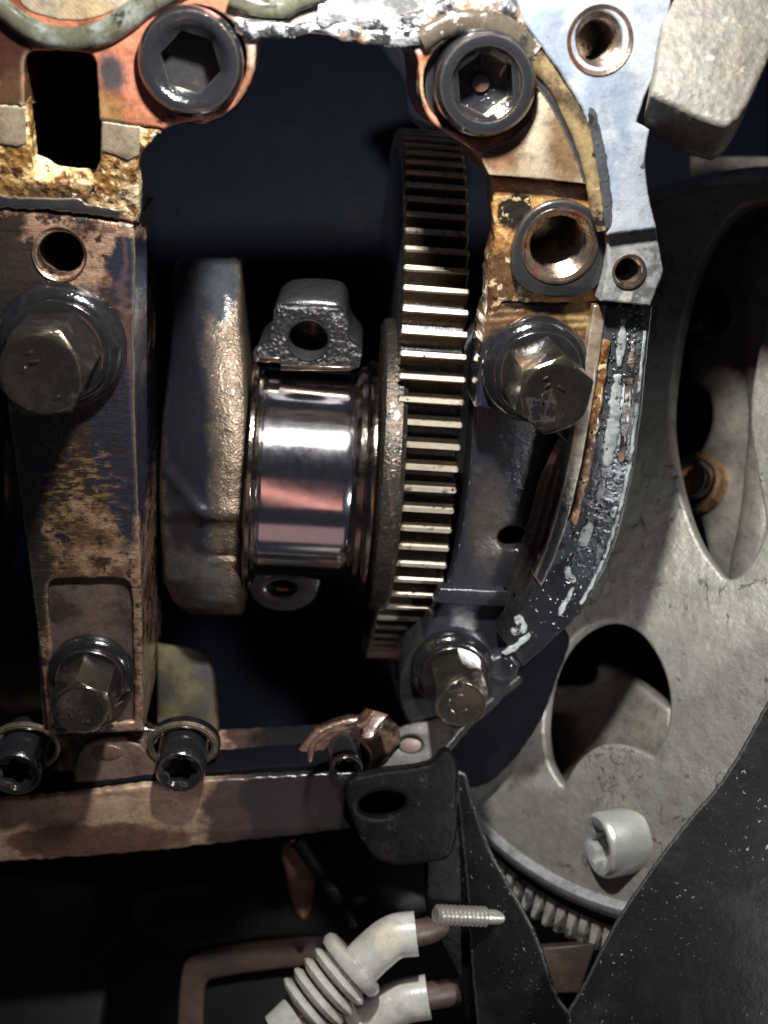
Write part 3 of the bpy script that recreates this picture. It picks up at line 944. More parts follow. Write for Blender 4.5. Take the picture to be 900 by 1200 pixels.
bead = path3(Z(ZT + .05), [(270, -4), (300, 8), (330, 10), (350, 0), (380, -12)], 8)
obj('sealant_bead', tube_bm(bead, .11, 12, .3, .6, (0, 0, 1), fs=2), m_bead, case)
plate('gasket_face', m_tab, Z(ZT + .016), spline([(330, -60, 1), (620, -60, 1), (612, 8), (560, 0), (500, 12), (450, 20), (400, 10), (350, -8)], 4), (), .06, .015, case, jit=2)
plate('gasket_face', m_pale, Z(ZT + .016), spline([(10, -60, 1), (190, -60, 1), (165, -6), (130, 14), (90, 24), (50, 18), (24, 2)], 4), (), .06, .015, case, jit=1)

# far wall of the bay: bore walls and a faint gear cover arc
plate('bore_wall', m_bore, camplane(25, 820, -2.0, (0, .3, 1)), spline([(-60, 760, 1), (48, 765, 1), (52, 860, 1), (-60, 880, 1)], 4), (), .3, .05, case)
plate('bore_wall', m_bore, camplane(225, 820, -2.0, (0, .3, 1)), spline([(183, 752, 1), (240, 765), (252, 800), (256, 880, 1), (183, 880, 1)], 4), (), .3, .05, case)

plate('web_rib', m_borerim, camplane(440, 120, -3.6, (-.3, -.2, 1)), spline([(440, 40), (452, 70), (470, 95), (480, 140), (520, 150), (520, 30)], 5), (), .5, .08, case, jit=1)

# ------------------------------------------------------------------ bearing cap on the left
cap = thing('bearing_cap', W(85, 560, 0), 'long brown stained main bearing cap with two hex bolts left of the crankshaft', 'bearing cap')
cap_o = spline([(-60, 236, 1), (60, 247, 1), (156, 263, 1), (159, 300), (157, 380), (158, 480), (162, 590), (166, 700), (168, 858, 1), (56, 862, 1),
                (46, 765), (26, 605), (9, 485), (-6, 410), (-60, 390, 1)], 4)
spot = spline([(56, 690), (62, 681), (100, 679), (146, 680), (153, 690), (156, 760), (157, 846, 1), (70, 850, 1), (62, 780)], 4)
plate('cap_body', m_cap, Z(0), cap_o, [ell(70, 298, 27, 26), spot], 2.2, 0.04, cap, jit=.8)
plate('spotface', m_spot, Z(-.06), [(40, 672), (160, 672), (162, 855), (50, 858)], (), .6, .02, cap)
prof = [(.29, -.005), (.285, .018), (.265, .006), (.255, -.05), (.25, -1.2), (0, -1.2)]
Mh = Z(0).matrix()
Mh.translation = W(70, 298, 0)
obj('dowel_hole', lathe_bm(prof[:4], Mh), m_thread, cap)
obj('hole_wall', lathe_bm(prof[3:], Mh), m_hole_shade, cap)
bm = grid_bm([[W(157 + 0.0 * y, y, -.03) for y in range(266, 860, 20)], [W(172, y, -.6) for y in range(266, 860, 20)]])
# the machined side of the cap seen past its edge
obj('cap_side', bm, m_cap, cap)

# ------------------------------------------------------------------ bolts


def hexr(af):
    def f(t, r, h):
        a = (t + math.pi / 6) % (math.pi / 3) - math.pi / 6
        return min(r, af / 2 / math.cos(a)), h
    return f


def hexch(af, rt, H, slope):
    def f(t, r, h):
        a = (t + math.pi / 6) % (math.pi / 3) - math.pi / 6
        rr = af / 2 / math.cos(a)
        return rr, H - max(0.0, rr - rt) * slope
    return f


def hex_bolt(loc, rf, af, hh, label, rot=0.0, tilt=(0, 0)):
    t = thing('hex_bolt', loc, label, 'bolt', 'hex flange bolts in the bearing caps')
    M = Matrix.Translation(loc) @ Matrix.Rotation(tilt[0], 4, 'X') @ Matrix.Rotation(tilt[1], 4, 'Y') @ Matrix.Rotation(rot, 4, 'Z')
    fh = rf * .32
    obj('washer', lathe_bm([(rf * .98, -.05), (rf, .02), (rf * .985, fh * .45), (rf * .93, fh * .75), (rf * .84, fh * .95), (rf * .80, fh), (rf * .3, fh)], M, 72), m_washer, t, 50)
    obj('flange', lathe_bm([(rf * .80, fh * .9), (rf * .79, fh + .03), (rf * .76, fh + .05), (rf * .6, fh + .045), (rf * .3, fh + .05)], M, 72), m_washer, t, 50)
    H = fh + .04 + hh
    af2 = af / 2
    seg = 72
    prof = [(af2, fh + .03, hexr(af) if False else (lambda tt, r, h: (af / 2 / math.cos((tt + math.pi / 6) % (math.pi / 3) - math.pi / 6), h))),
            (af2, H, hexch(af, af2 * .985, H, .62)), (af2 * .96, H + .012), (af2 * .90, H + .016), (af2 * .74, H + .006), (0, H - .005)]
    head = obj('head', lathe_bm(prof, M, seg), m_oilsteel, t, 30)
    # stamped marks on the head
    bm = bmesh.new()
    for k in range(4):
        a = rnd.uniform(0, 6.28)
        rr = af2 * rnd.uniform(.3, .66)
        mm = M @ Matrix.Translation((rr * math.cos(a), rr * math.sin(a), H + .002)) @ Matrix.Rotation(a + 1.5, 4, 'Z')
        b2 = box_bm(mm, af2 * rnd.uniform(.12, .26), af2 * .07, .03, .008)
        me = bpy.data.meshes.new('t')
        b2.to_mesh(me)
        b2.free()
        bm.from_mesh(me)
        bpy.data.meshes.remove(me)
    obj('stamped_mark', bm, m_oilsteel, head)['kind'] = 'stuff'
    return t


hex_bolt(W(73, 405, 0), .70, .84, .92, 'large oily hex bolt high on the brown left bearing cap', 0.57)
hex_bolt(W(108, 788, -.06), .53, .65, .66, 'smaller brass tinted hex bolt at the foot of the left bearing cap', 0.03)
hex_bolt(W(627, 432, -.10), .62, .76, .88, 'black oily hex bolt below the big threaded boss', -.17)
hex_bolt(W(529, 783, -.52), .54, .64, .68, 'hex bolt at the lower end of the gear beside the curved rim', -.14)


def socket_screw(loc, r, hr, label, rot, h=.34, washer=None):
    t = thing('socket_screw', loc, label, 'screw', 'socket head screws in the upper flange')
    M = Matrix.Translation(loc) @ Matrix.Rotation(rot, 4, 'Z')
    hx = lambda tt, rr, hh: (hr * math.cos(math.pi / 6) / math.cos((tt + math.pi / 6) % (math.pi / 3) - math.pi / 6), hh)
    prof = [(r, -.2), (r, h - .14), (r * .975, h - .06), (r * .90, h - .01), (r * .80, h), (r * .70, h - .015), (hr * 1.10, h - .05), (hr, h - .09, hx), (hr, h - .42, hx), (hr * .5, h - .46), (0, h - .47)]
    obj('head', lathe_bm(prof, M, 72), m_black_oxide, t, 30)
    w = washer or r * 1.2
    obj('washer', lathe_bm([(w, -.12), (w, .0), (w * .97, .03), (w * .86, .04), (r * .9, .03)], M, 64), m_black_oxide, t)
    obj('drive_pin', lathe_bm([(hr * .3, h - .47), (hr * .28, h - .42), (0, h - .41)], M, 20), m_pinkmetal, t)
    return t


socket_screw(W(226, 72, ZT - .2), .52, .30, 'black socket head screw in the orange stained corner flange', .25, .36, .60)
socket_screw(W(563, 97, ZT - .2), .51, .31, 'black socket head screw beside the pale triangular flat', .1, .46, .58)


def torx_screw(loc, r, h, label, rot=0.0, axis=None, m=m_black_oxide, group='torx screws in the bottom ledge', cat='screw'):
    t = thing('torx_screw', loc, label, cat, group)
    M = Matrix.Translation(loc)
    if axis is not None:
        M = M @ Vector(axis).to_track_quat('Z', 'Y').to_matrix().to_4x4()
    M = M @ Matrix.Rotation(rot, 4, 'Z')
    star = lambda tt, rr, hh: (rr * (1 - .16 * (1 + math.cos(6 * tt)) / 2 * 1.4), hh)
    prof = [(r * 1.0, -.3), (r, h - .08), (r * .96, h - .03), (r * .88, h), (r * .70, h - .01), (r * .62, h - .05, star), (r * .62, h - .28, star), (0, h - .3)]
    obj('head', lathe_bm(prof, M, 72), m, t, 32)
    obj('socket_floor', lathe_bm([(r * .47, h - .22), (0, h - .215)], M, 36), m_hole_shade, t)  # black disc added to darken the socket recess
    return t


torx_screw(W(28, 880, -.1), .32, .52, 'torx screw in the bottom ledge at the left picture edge')
torx_screw(W(215, 878, -.1), .31, .52, 'torx screw in the bottom ledge right of the arched pad', .4)
torx_screw(W(404, 885, -.1), .22, .35, 'small dark torx screw in the pocket by the bottom bracket', .2)

# ------------------------------------------------------------------ crankshaft
AX = Vector((1, -.057, -.07)).normalized()
E1 = (Vector((0, 0, 1)) - AX * AX.z).normalized()     # towards the camera
E2 = E1.cross(AX).normalized()                        # up
if E2.y < 0:
    E2 = -E2
AXw, E1w, E2w = R @ AX, R @ E1, R @ E2


def axis_matrix(px, py, d):
    """local Z along the crank axis, local X up, local Y towards the camera"""
    m = Matrix((E2w, AXw.cross(E2w), AXw)).transposed().to_4x4()
    m.translation = C(px, py, d)
    return m


crank = thing('crankshaft', C(360, 555, -1.6), 'crankshaft with mirror polished journal, rough counterweight and toothed gear', 'crankshaft')
Mj = axis_matrix(360, 556, -1.6)
sgn = 1.0 if (Mj.to_3x3() @ Vector((0, 1, 0))).dot(E1w) > 0 else -1.0
prof = [(1.2, -.64), (1.345, -.64), (1.345, -.575), (1.30, -.56)]
obj('thrust_collar', lathe_bm([(1.0, -.74), (1.50, -.74), (1.53, -.71), (1.53, -.665), (1.46, -.64), (1.45, -.60), (1.39, -.58), (1.2, -.56)], Mj, 160), m_collar, crank)
obj('journal', lathe_bm([(1.34, -.60)] + [(1.37, -.56), (1.37, -.54)] + [(1.37 - .003 * math.sin(k / 12 * 3.14), -.54 + 1.06 * k / 12) for k in range(1, 12)] + [(1.37, .52), (1.34, .56)], Mj, 256), m_journal, crank)
obj('thrust_collar', lathe_bm([(1.2, .54), (1.39, .56), (1.41, .60), (1.44, .62), (1.45, .68), (1.50, .70), (1.53, .74), (1.53, .80), (1.48, .83), (1.0, .83)], Mj, 160), m_collar, crank)
# rear web: a thin cast disc between journal and gear
Mw = axis_matrix(440, 545, -2.05)
obj('rear_web', lathe_bm([(.6, -.06), (1.88, -.06), (1.95, -.02), (1.97, .05), (1.97, .18), (1.92, .24), (.6, .24)], Mw, 120, arc=(math.radians(90 - 75 * 1), math.radians(90 + 75))), m_web_dark, crank)

# counterweight: a lofted forged cheek
rowsY = [302, 308, 340, 380, 420, 460, 500, 545, 580, 603, 612, 640, 680, 706, 716, 720]
Lx = [212, 205, 201, 199, 197, 193, 189, 187, 187, 188, 188, 189, 191, 203, 216, 222]
Rx = [276, 281, 282, 283, 287, 289, 290, 290, 289, 288, 287, 286, 283, 280, 278, 275]
Gx = [240, 238, 232, 228, 234, 242, 246, 246, 244, 243, 240, 242, 240, 240, 244, 246]
dF = [-1.5, -1.25, -1.05, -.95, -.80, -.68, -.62, -.60, -.62, -.60, -.72, -.78, -.95, -1.15, -1.35, -1.6]
rows = []


def lerp(y, A):
    for a, b, p, q in zip(rowsY, rowsY[1:], A, A[1:]):
        if y <= b:
            return p + (q - p) * (y - a) / (b - a)
    return A[-1]


yy = [302, 304, 307, 311] + list(range(316, 712, 5)) + [714, 717, 720]
for y in yy:
    d, L, Rr, G = lerp(y, dF), lerp(y, Lx), lerp(y, Rx), lerp(y, Gx)
    seam = .05 * math.exp(-((y - 609) / 4) ** 2) - .05 * math.exp(-((y - 651) / 3) ** 2)
    r = [C(L + 30, y, d - 2.6), C(L + 6, y, d - 1.3), C(L, y, d - .75), C(L + 3, y, d - .55)]
    # left face, with the raised ridge running down to the right
    for t in (.12, .25, .38, .5, .62, .75, .88):
        x = L + (G - L) * t
        ridge = 0.0
        ry = 540 + (x - 185) * 1.22
        ridge = .09 * math.exp(-((y - ry) / 7) ** 2) if y < 612 else 0.0
        r.append(C(x, y, d - .55 * (1 - t) ** 1.3 + ridge - .03))
    r += [C(G, y, d - .02 + seam), C((G + Rr) / 2, y, d + .02 + seam), C(Rr - 5, y, d + .01 + seam), C(Rr, y, d - .05 + seam), C(Rr + 2, y, d - .4), C(Rr + 8, y, d - 2.6)]
    rows.append(r)
bm = grid_bm(rows)
for rr in (rows[0], rows[-1]):
    vs = [bm.verts.new(p) for p in rr]
    bm.faces.new(vs)
bmesh.ops.remove_doubles(bm, verts=bm.verts, dist=1e-4)
bmesh.ops.recalc_face_normals(bm, faces=bm.faces)
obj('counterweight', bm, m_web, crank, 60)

# gear with separate teeth
Mg = axis_matrix(474, 468, -4.1)
RG = 3.9
NT_ = 90
gw = .80
obj('gear', lathe_bm([(1.5, -gw / 2), (RG - .30, -gw / 2), (RG - .26, -gw / 2 + .03), (RG - .26, gw / 2 - .03), (RG - .30, gw / 2), (1.5, gw / 2)], Mg, 136), m_gear, crank)
gear_o = [c for c in crank.children if c.name == 'gear'][0]


def tooth_mesh(Mt, r0, r1, wb, wt, w, bev):
    bm = bmesh.new()
    P = [(r0, -wb), (r0 + (r1 - r0) * .45, -wb * .78), (r1 - .035, -wt), (r1, -wt * .72), (r1, wt * .72), (r1 - .035, wt), (r0 + (r1 - r0) * .45, wb * .78), (r0, wb)]
    lo = [bm.verts.new(Mt @ Vector((x, y, -w / 2 + bev))) for x, y in P]
    hi = [bm.verts.new(Mt @ Vector((x, y, w / 2 - bev))) for x, y in P]
    lo2 = [bm.verts.new(Mt @ Vector((x - bev * (1 if x > r0 + .01 else 0), y * .8, -w / 2))) for x, y in P]
    hi2 = [bm.verts.new(Mt @ Vector((x - bev * (1 if x > r0 + .01 else 0), y * .8, w / 2))) for x, y in P]
    n = len(P)
    for k in range(n - 1):
        bm.faces.new((lo[k], lo[k + 1], hi[k + 1], hi[k]))
        bm.faces.new((lo2[k], lo2[k + 1], lo[k + 1], lo[k]))
        bm.faces.new((hi[k], hi[k + 1], hi2[k + 1], hi2[k]))
    bm.faces.new(lo2)
    bm.faces.new(hi2)
    bmesh.ops.recalc_face_normals(bm, faces=bm.faces)
    return bm


base_ang = math.pi / 2 * sgn
first = None
off = root_loc(gear_o)
for k in range(-24, 25):
    a = base_ang + (k + .35) * 2 * math.pi / NT_
    if first is None:
        bm = tooth_mesh(Matrix.Identity(4), RG - .28, RG, .098, .038, gw, .02)
        first = bpy.data.meshes.new('tooth')
        bm.to_mesh(first)
        bm.free()
        first.materials.append(m_tooth)
        first.materials.append(m_tip)
        for p in first.polygons:
            if all(first.vertices[v].co.x > RG - .05 for v in p.vertices):
                p.material_index = 1
        smooth(first, 25)
    t = bpy.data.objects.new('tooth', first)
    COL.objects.link(t)
    t.parent = gear_o
    Mt = Mg @ Matrix.Rotation(a, 4, 'Z')
    Mt.translation = Mg.translation - off
    t.matrix_local = Mt
# another cheek of the same shaft at the far left edge, behind the cap
bm = lathe_bm([(.4, -.1), (1.75, -.1), (1.86, -.02), (1.9, .1), (1.9, .3)], axis_matrix(-40, 590, -2.3), 90)
obj('front_web', bm, m_gear, crank)

# ------------------------------------------------------------------ connecting rod
rod = thing('connecting_rod', C(362, 400, -.6), 'open connecting rod end with rough split face and bolt hole above the journal', 'connecting rod')
pr = camplane(362, 400, -.55, (0, -.42, .91))
rod_o = spline([(325, 358, 1), (397, 361, 1), (406, 371), (408, 386), (410, 399), (424, 411), (421, 431, 1), (411, 434, 1), (330, 431, 1), (327, 426, 1), (297, 425, 1), (297, 412), (312, 400), (318, 380)], 4)
plate('split_face', m_fract, pr, rod_o, [ell(361, 399, 24, 24)], .16, .03, rod, jit=1.2)
pr2 = Plane(pr.o - pr.n * .15, pr.n)
rod_b = spline([(322, 362), (340, 351), (395, 353), (405, 364), (409, 390), (424, 412), (420, 434, 1), (300, 427, 1), (300, 412), (314, 398), (319, 378)], 4)
plate('rod_shoulder', m_rod, pr2, rod_b, [ell(361, 399, 25, 25)], 1.1, .10, rod)
Mr = pr.matrix()
Mr.translation = pr.hit(361, 399)
obj('bolt_hole', lathe_bm([(.262, -.01), (.255, .01), (.235, -.02), (.23, -.9), (0, -.9)], Mr, 48), m_rod, rod)
plate('bearing_shell', m_shell, Plane(pr.o + pr.n * .02, pr.n), [(329, 428), (411, 430), (411, 435), (329, 434)], (), .3, .01, rod)
plate('locating_tang', m_shell, Plane(pr.o + pr.n * .02, pr.n), [(304, 419), (328, 419), (328, 424), (304, 424)], (), .1, .01, rod)
plq = camplane(332, 695, -2.2, (0, -.2, 1))
plate('lower_ear', m_gear, plq, spline([(292, 672), (372, 672), (370, 700), (352, 714), (330, 717), (306, 711), (294, 698)], 5), [ell(330, 690, 17, 9)], .5, .05, rod)
plate('ear_bolt', m_copper, camplane(330, 690, -2.5, (0, .2, 1)), ell(331, 690, 9, 5, 20), (), .1, .02, rod)

# ------------------------------------------------------------------ cast block on the top right
blk = thing('casting_block', C(830, 60, 1.5), 'rough sand cast alloy block at the upper right corner', 'casting')
pk = camplane(830, 60, 2.3, (-.10, .10, 1))
plate('block_face', m_sand, pk, spline([(788, -60, 1), (762, 111, 1), (848, 148), (866, 138), (884, 108), (904, 62), (950, -60, 1)], 5), (), .9, .06, blk, jit=1.0)
plate('side_flash', m_tab, camplane(770, 60, 2.0, (-.3, 0, 1)), [(786, -60), (800, -60), (772, 112), (760, 108)], (), 1.0, .03, blk, jit=1)

# ------------------------------------------------------------------ flexplate
fb, fy = math.radians(42), math.radians(12)
pf = camplane(780, 620, -2.0, (-math.sin(fb) * math.cos(fy), math.sin(fy), math.cos(fb) * math.cos(fy)))
RF = 4.9
fly = thing('flexplate', pf.o, 'large grey flexplate with oval windows on the right side', 'flywheel')


def pfpx(pts):
    return [pf.uv(*p[:2]) for p in pts]


disc = [(RF * math.cos(2 * math.pi * k / 160), RF * math.sin(2 * math.pi * k / 160)) for k in range(160)]
win1 = spline([(905, 236), (866, 244), (832, 284), (806, 350), (790, 430), (785, 500), (796, 570), (815, 628), (838, 664), (855, 678), (874, 666), (890, 640), (897, 618), (888, 560), (879, 500), (882, 446), (900, 370), (940, 300, ), (940, 250)], 6)
win2 = spline([(648, 905), (640, 884), (637, 845), (648, 785), (674, 746), (710, 729), (745, 739), (771, 772), (784, 815), (780, 858), (766, 886, 1), (742, 875), (714, 871), (690, 880), (672, 899), (660, 922, 1)], 6)
me = plate_mesh(pf, disc, [pfpx(win1), pfpx(win2)], .22, .05, local=True)
obj('disc', me, m_fly, fly)
Mf = pf.matrix()
obj('rim_lip', lathe_bm([(RF - .10, -.1), (RF - .02, .04), (RF + .06, .07), (RF + .14, .03), (RF + .20, -.06), (RF + .22, -.3), (RF, -.34)], Mf, 200), m_rim, fly)
ringo = obj('ring_gear', lathe_bm([(RF + .16, -.28), (RF + .34, -.30), (RF + .36, -.34), (RF + .36, -.75), (RF + .1, -.75)], Mf, 200), m_ring, fly)
tm = None
off = root_loc(ringo)
for k in range(-22, 18):
    a = math.radians(-90) + (k) * math.radians(2.0)
    if tm is None:
        bm = tooth_mesh(Matrix.Identity(4), RF + .34, RF + .74, .082, .040, .60, .03)
        tm = bpy.data.meshes.new('tooth')
        bm.to_mesh(tm)
        bm.free()
        tm.materials.append(m_tooth2)
        smooth(tm, 25)
    t = bpy.data.objects.new('tooth', tm)
    COL.objects.link(t)
    t.parent = ringo
    Mt = Mf @ Matrix.Rotation(a, 4, 'Z') @ Matrix.Translation((0, 0, -.54))
    Mt.translation = Mt.translation - off
    t.matrix_local = Mt
torx_screw(pf.hit(724, 988) + pf.n * .05, .42, .27, 'pale zinc torx screw standing on the lower edge of the grey flexplate', .4,
           R @ Vector((-.94, -.05, .30)), m_zinc, 'flexplate screws')

# torque converter face behind the windows
conv = thing('converter', C(800, 700, -3.2), 'dull grey converter housing seen through the oval flexplate windows', 'converter')
pc = Plane(pf.o - pf.n * 1.0, pf.n)
plate('housing', m_flyback, pc, spline([(805, 180, 1), (960, 180, 1), (960, 760, 1), (846, 700), (822, 620), (806, 560), (830, 500), (828, 462), (806, 440)], 5), (), .3, .12, conv)
pc2 = Plane(pf.o - pf.n * 1.0, pf.n)
plate('rib', m_flyback, Plane(pf.o - pf.n * .7, pf.n), spline([(862, 300), (900, 260), (930, 400), (905, 620), (880, 690), (850, 690), (862, 600), (872, 480)], 5), (), .5, .18, conv)
plate('lug', m_flyback, Plane(pf.o - pf.n * .75, (pf.n + R @ Vector((0, .04, 0)))), spline([(640, 800, 1), (690, 796), (700, 775), (745, 795), (790, 830, 1), (790, 950, 1), (640, 950, 1)], 5), (), .3, .12, conv)


def ring_bolt(px, py, r, m1, m2, label):
    pp = Plane(pf.o - pf.n * .95, pf.n)
    loc = pp.hit(px, py)
    t = thing('collar_bolt', loc, label, 'bolt', 'collared bolts behind the flexplate window')
    M = pf.matrix()
    M.translation = loc
    obj('collar', lathe_bm([(r * 1.1, -.1), (r * 1.1, .06), (r, .12), (r * .82, .12), (r * .78, .05), (r * .5, .05)], M, 48), m1, t)
    obj('head', lathe_bm([(r * .78, .0), (r * .76, .26), (r * .68, .32), (r * .5, .32), (r * .44, .26), (r * .43, .20)], M, 48), m2, t)
    obj('cup', lathe_bm([(r * .45, .27), (r * .40, .20), (r * .28, .12), (0, .10)], M, 40), m1, t)
    return t


ring_bolt(818, 566, .40, m_copper, m_black_oxide, 'copper coloured collar bolt in the tall flexplate window')
ring_bolt(822, 372, .40, m_gear, m_gear, 'dark collar bolt near the top of the tall window')  # same bolt in dark steel

# ------------------------------------------------------------------ covers at the lower right
pcv = camplane(800, 1020, .1, (-.25, .25, 1))
o = plate('dust_cover', m_cover, pcv, spline([(960, 740, 1), (905, 812, 1), (880, 858), (845, 915), (800, 968), (760, 1022), (728, 1068), (705, 1110), (682, 1155), (664, 1186, 1), (672, 1260, 1), (960, 1260, 1)], 5), (), .12, .03, None, jit=1.2)
tag(o, 'black speckled dust cover filling the lower right corner', 'cover')
pcl = camplane(600, 1080, -.6, (-.25, .15, 1))
o = plate('shield', m_cover, pcl, spline([(536, 905), (545, 908), (556, 945), (572, 990), (592, 1030), (614, 1068), (634, 1110), (650, 1160), (668, 1190, 1), (668, 1260, 1), (566, 1260, 1), (556, 1180), (550, 1110), (546, 1040), (538, 960)], 5), (), .10, .03, None, jit=1)
tag(o, 'narrow black sheet metal shield left of the flexplate with bright edge', 'shield')
pcl2 = camplane(530, 1000, -.9, (.3, .1, 1))
o = plate('shield_bracket', m_bracket, pcl2, spline([(520, 890), (530, 905), (536, 960), (548, 1010), (560, 1100), (548, 1200, 1), (540, 1150), (520, 1110), (505, 1080), (500, 1020), (510, 940)], 5), (), .12, .03, None, jit=1)
tag(o, 'dark grey bracket arm behind the threaded stud', 'bracket')
o = plate('trim_wedge', m_brownpart, camplane(655, 1140, -1.6, (0, .2, 1)), [(634, 1110), (700, 1105), (680, 1165), (650, 1165)], (), .3, .05)
tag(o, 'small brown wedge in the gap between the two black covers', 'bracket')

st = thing('threaded_stud', C(540, 1073, -.4), 'shiny zinc threaded stud sticking out of the black shield', 'stud')
ax0, ax1 = C(510, 1072, -.30), C(590, 1075, -.72)
axd = (ax1 - ax0).normalized()
M = axd.to_track_quat('Z', 'Y').to_matrix().to_4x4()
M.translation = ax0
L = (ax1 - ax0).length
prof = [(0, 0), (.085, 0)]
for k in range(12):
    prof += [(.125, .03 + k * .06), (.085, .06 + k * .06)]
prof += [(.09, .76), (.09, L)]
obj('shank', lathe_bm(prof, M, 32), m_stud, st, 15)

# ------------------------------------------------------------------ bottom sump rail and ledge
rail = thing('sump_rail', W(150, 960, .2), 'brown stained bottom sump rail running across the lower left', 'rail')
plate('rail_face', m_rail, Z(.2), spline([(-60, 944, 1), (60, 935), (150, 924), (220, 917), (300, 912), (420, 905, 1), (420, 972, 1), (300, 985), (150, 1001), (-60, 1015, 1)], 5), (), 1.2, .04, rail, jit=1.5)
pled = plane3((0, 862, -.35), (400, 850, -.35), (100, 930, .0))
plate('ledge', m_ledge, pled, spline([(-60, 858, 1), (60, 858), (170, 850), (250, 890), (340, 885), (370, 855), (440, 838), (470, 860), (440, 905), (420, 918, 1), (290, 918), (100, 936), (-60, 948, 1)], 5), [ell(28, 882, 42, 26), ell(214, 878, 40, 26), ell(404, 890, 26, 20)], .6, .05, rail, jit=2)
for q in ((28, 882, 44, 30), (214, 878, 44, 30), (404, 890, 30, 24)):
    plate('pocket_floor', m_hole_shade, Z(-.45), ell(*q), (), .2, .02, rail)
plate('dark_gap_strip', m_hole_shade, Z(.1), [(-60, 932), (60, 926), (150, 914), (220, 906), (300, 900), (400, 893), (404, 915), (300, 922), (150, 932), (-60, 956)], (), .5, .03, rail, jit=1.5)  # black strip paints the dark gap between ledge and rail, no gasket
pad = spline([(86, 918, 1), (86, 898), (96, 876), (118, 866), (150, 866), (170, 878), (184, 900), (186, 916, 1)], 5)
plate('arched_pad', m_arch, plane3((90, 870, -.08), (180, 870, -.08), (130, 918, .06)), pad, (), .35, .05, rail, jit=1.2)
plate('pad_dimple', m_ledge, plane3((90, 870, -.065), (180, 870, -.065), (130, 918, .075)), ell(126, 882, 18, 9), (), .06, .02, rail)
for (cx, cy, rx, ry, z) in ((28, 876, 40, 26, -.06), (214, 874, 38, 25, -.06)):
    ring = [W(x, y, z) for x, y in ell(cx, cy, rx, ry, 36)]
    ring.append(ring[0])
    obj('pocket_rim', tube_bm(ring, .045, 8, .3, 1, None, False), m_blackface, rail)
edge = [C(x, y, -.7) for x, y in spline([(362, 892), (368, 872), (385, 858), (410, 852), (428, 848), (436, 838)], 6, closed=False)]
obj('pocket_edge', tube_bm(edge, .045, 8, .3), m_ledge, rail)
plate('pocket_cheek', m_ledge, camplane(438, 845, -.8, (.3, .1, 1)), [(424, 850), (438, 832), (456, 838), (444, 852), (436, 868), (424, 866)], (), .4, .03, rail, jit=1)

brk = thing('bracket', W(470, 920, -.1), 'dark eared bracket with an oval hole at the end of the sump rail', 'bracket')
plate('top_plate', m_bracket_top, plane3((440, 900, -.15), (560, 840, -.4), (470, 850, -.5)), spline([(430, 915), (448, 872), (470, 850), (505, 842), (552, 826), (600, 784, 1), (612, 792, 1), (560, 836), (528, 872), (500, 900), (450, 925)], 5), [ell(481, 872, 13, 9, 24)], .3, .04, brk, jit=1)
plate('plug', m_pinkmetal, plane3((440, 900, -.2), (560, 840, -.45), (470, 850, -.55)), ell(481, 873, 14, 10, 24), (), .1, .02, brk)
plate('ear', m_bracket, camplane(470, 950, -.5, (0, .1, 1)), spline([(405, 918), (440, 905), (500, 896), (528, 880), (536, 930), (530, 1000), (500, 1012), (455, 1013), (432, 1000), (412, 960)], 5), [ell(447, 943, 28, 15, 32, -8)], .5, .06, brk, jit=1)
plate('ear_back', m_hole_shade, camplane(470, 950, -1.1, (0, .1, 1)), ell(450, 945, 50, 40), (), .1, .02, brk)
plate('scrap_lug', m_sealgrey, Z(-.5), [(570, 772), (600, 768), (612, 780), (606, 796), (580, 800), (568, 790)], (), .3, .05, brk, jit=3)

# ------------------------------------------------------------------ hoses, panel and dark parts in the background
hose = thing('ribbed_hose', C(410, 1140, -.8), 'cream ribbed elbow connector at the bottom with a smooth bent pipe', 'hose')
pts = [(472, 1068), (452, 1088), (430, 1112), (412, 1130), (396, 1146)]
P = [C(x, y, -.7) for x, y in spline([(488, 1094), (462, 1098), (438, 1116), (418, 1136), (404, 1150)], 6, closed=False)]
obj('elbow', tube_bm(P, .27, 24, 0), m_hose, hose)
obj('tip', tube_bm([C(480, 1095, -.7), C(500, 1091, -.75), C(525, 1080, -1.0), C(556, 1062, -1.5)], .16, 16, 0.05), m_brownpart, hose)
a, b = C(414, 1128, -.7), C(340, 1200, -.5)
d = (b - a).normalized()
M = d.to_track_quat('Z', 'Y').to_matrix().to_4x4()
M.translation = a
obj('collar', lathe_bm([(.2, -.06), (.40, -.06), (.46, -.02), (.47, .05), (.44, .11), (.36, .13), (.34, .17), (.30, .18)], M, 48), m_hose, hose)
for k in range(4):
    z0 = .16 + k * .17
    obj('rib', lathe_bm([(.28, z0), (.36, z0 + .01), (.42, z0 + .04), (.44, z0 + .075), (.42, z0 + .11), (.36, z0 + .14), (.28, z0 + .15)], M, 48), m_hose, hose)
obj('core', lathe_bm([(.27, .1), (.27, 1.2), (0, 1.2)], M, 32), m_hose, hose)
h2 = thing('smooth_hose', C(460, 1180, -.9), 'shorter cream pipe end below the ribbed connector', 'hose')
P = [C(x, y, -.9) for x, y in spline([(502, 1168), (470, 1174), (440, 1190), (410, 1216)], 6, closed=False)]
obj('pipe', tube_bm(P, .27, 24, 0), m_hose, h2)
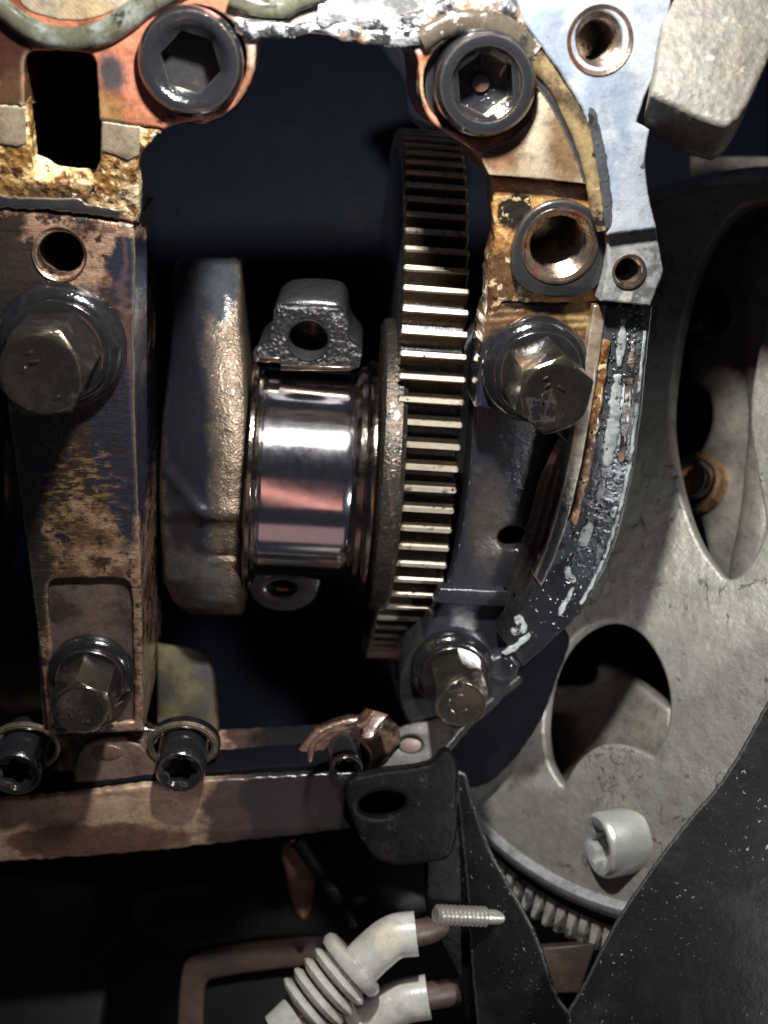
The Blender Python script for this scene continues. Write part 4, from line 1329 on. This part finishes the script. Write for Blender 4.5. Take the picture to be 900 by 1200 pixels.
obj('tip', tube_bm([C(496, 1169, -.9), C(520, 1164, -.95), C(560, 1158, -1.3)], .17, 16, .05), m_brownpart, h2)
M2 = (P[-1] - P[-4]).normalized().to_track_quat('Z', 'Y').to_matrix().to_4x4()
M2.translation = C(432, 1194, -.9)
obj('collar', lathe_bm([(.2, 0), (.34, .01), (.37, .06), (.37, .14), (.33, .18), (.2, .2)], M2, 40), m_hose, h2)

o = plate('brown_strut', m_strut, camplane(355, 1040, -2.5, (0, 0, 1)), spline([(330, 992), (350, 990), (366, 1010), (368, 1040), (358, 1080), (346, 1072), (334, 1030)], 5), (), .3, .1)
tag(o, 'out of focus brown strut hanging below the sump rail', 'strut')
o = obj('dark_cable', tube_bm([C(348, 985, -2.2), C(372, 1020, -2.2), (C(396, 1052, -2.2)), C(415, 1085, -2.2)], .09, 10, .1), m_bracket)
tag(o, 'dark cable running diagonally beside the brown strut', 'cable')
pn = thing('service_panel', C(310, 1150, -3.0), 'dark panel with a dim brown frame at the bottom', 'panel')
pp = camplane(310, 1150, -3.0, (0, .2, 1))
plate('frame', m_brownpart, pp, spline([(205, 1260, 1), (212, 1140), (225, 1118), (260, 1108), (420, 1090, 1), (440, 1260, 1)], 4), [spline([(238, 1260, 1), (240, 1160), (248, 1148), (400, 1128, 1), (420, 1260, 1)], 4)], .25, .05, pn)
plate('board', m_panel, Plane(pp.o - pp.n * .2, pp.n), corners([(205, 1260), (215, 1120), (430, 1095), (430, 1260)]), (), .2, .02, pn)
o = plate('undertray', m_panel, camplane(90, 1120, -3.6, (0, .4, 1)), spline([(-80, 1020, 1), (130, 1040), (150, 1080), (130, 1140), (110, 1260, 1), (-80, 1260, 1)], 5), (), .3, .1)
tag(o, 'dark green black undertray below the brown rail on the left', 'undertray')
o = plate('crossmember', m_panel, camplane(400, 1060, -3.2, (0, .3, 1)), spline([(150, 1060), (250, 1030), (300, 1020), (480, 1040), (520, 1085), (300, 1100), (200, 1110)], 5), (), .4, .1)
tag(o, 'blurred black crossmember behind the dark cable', 'crossmember')
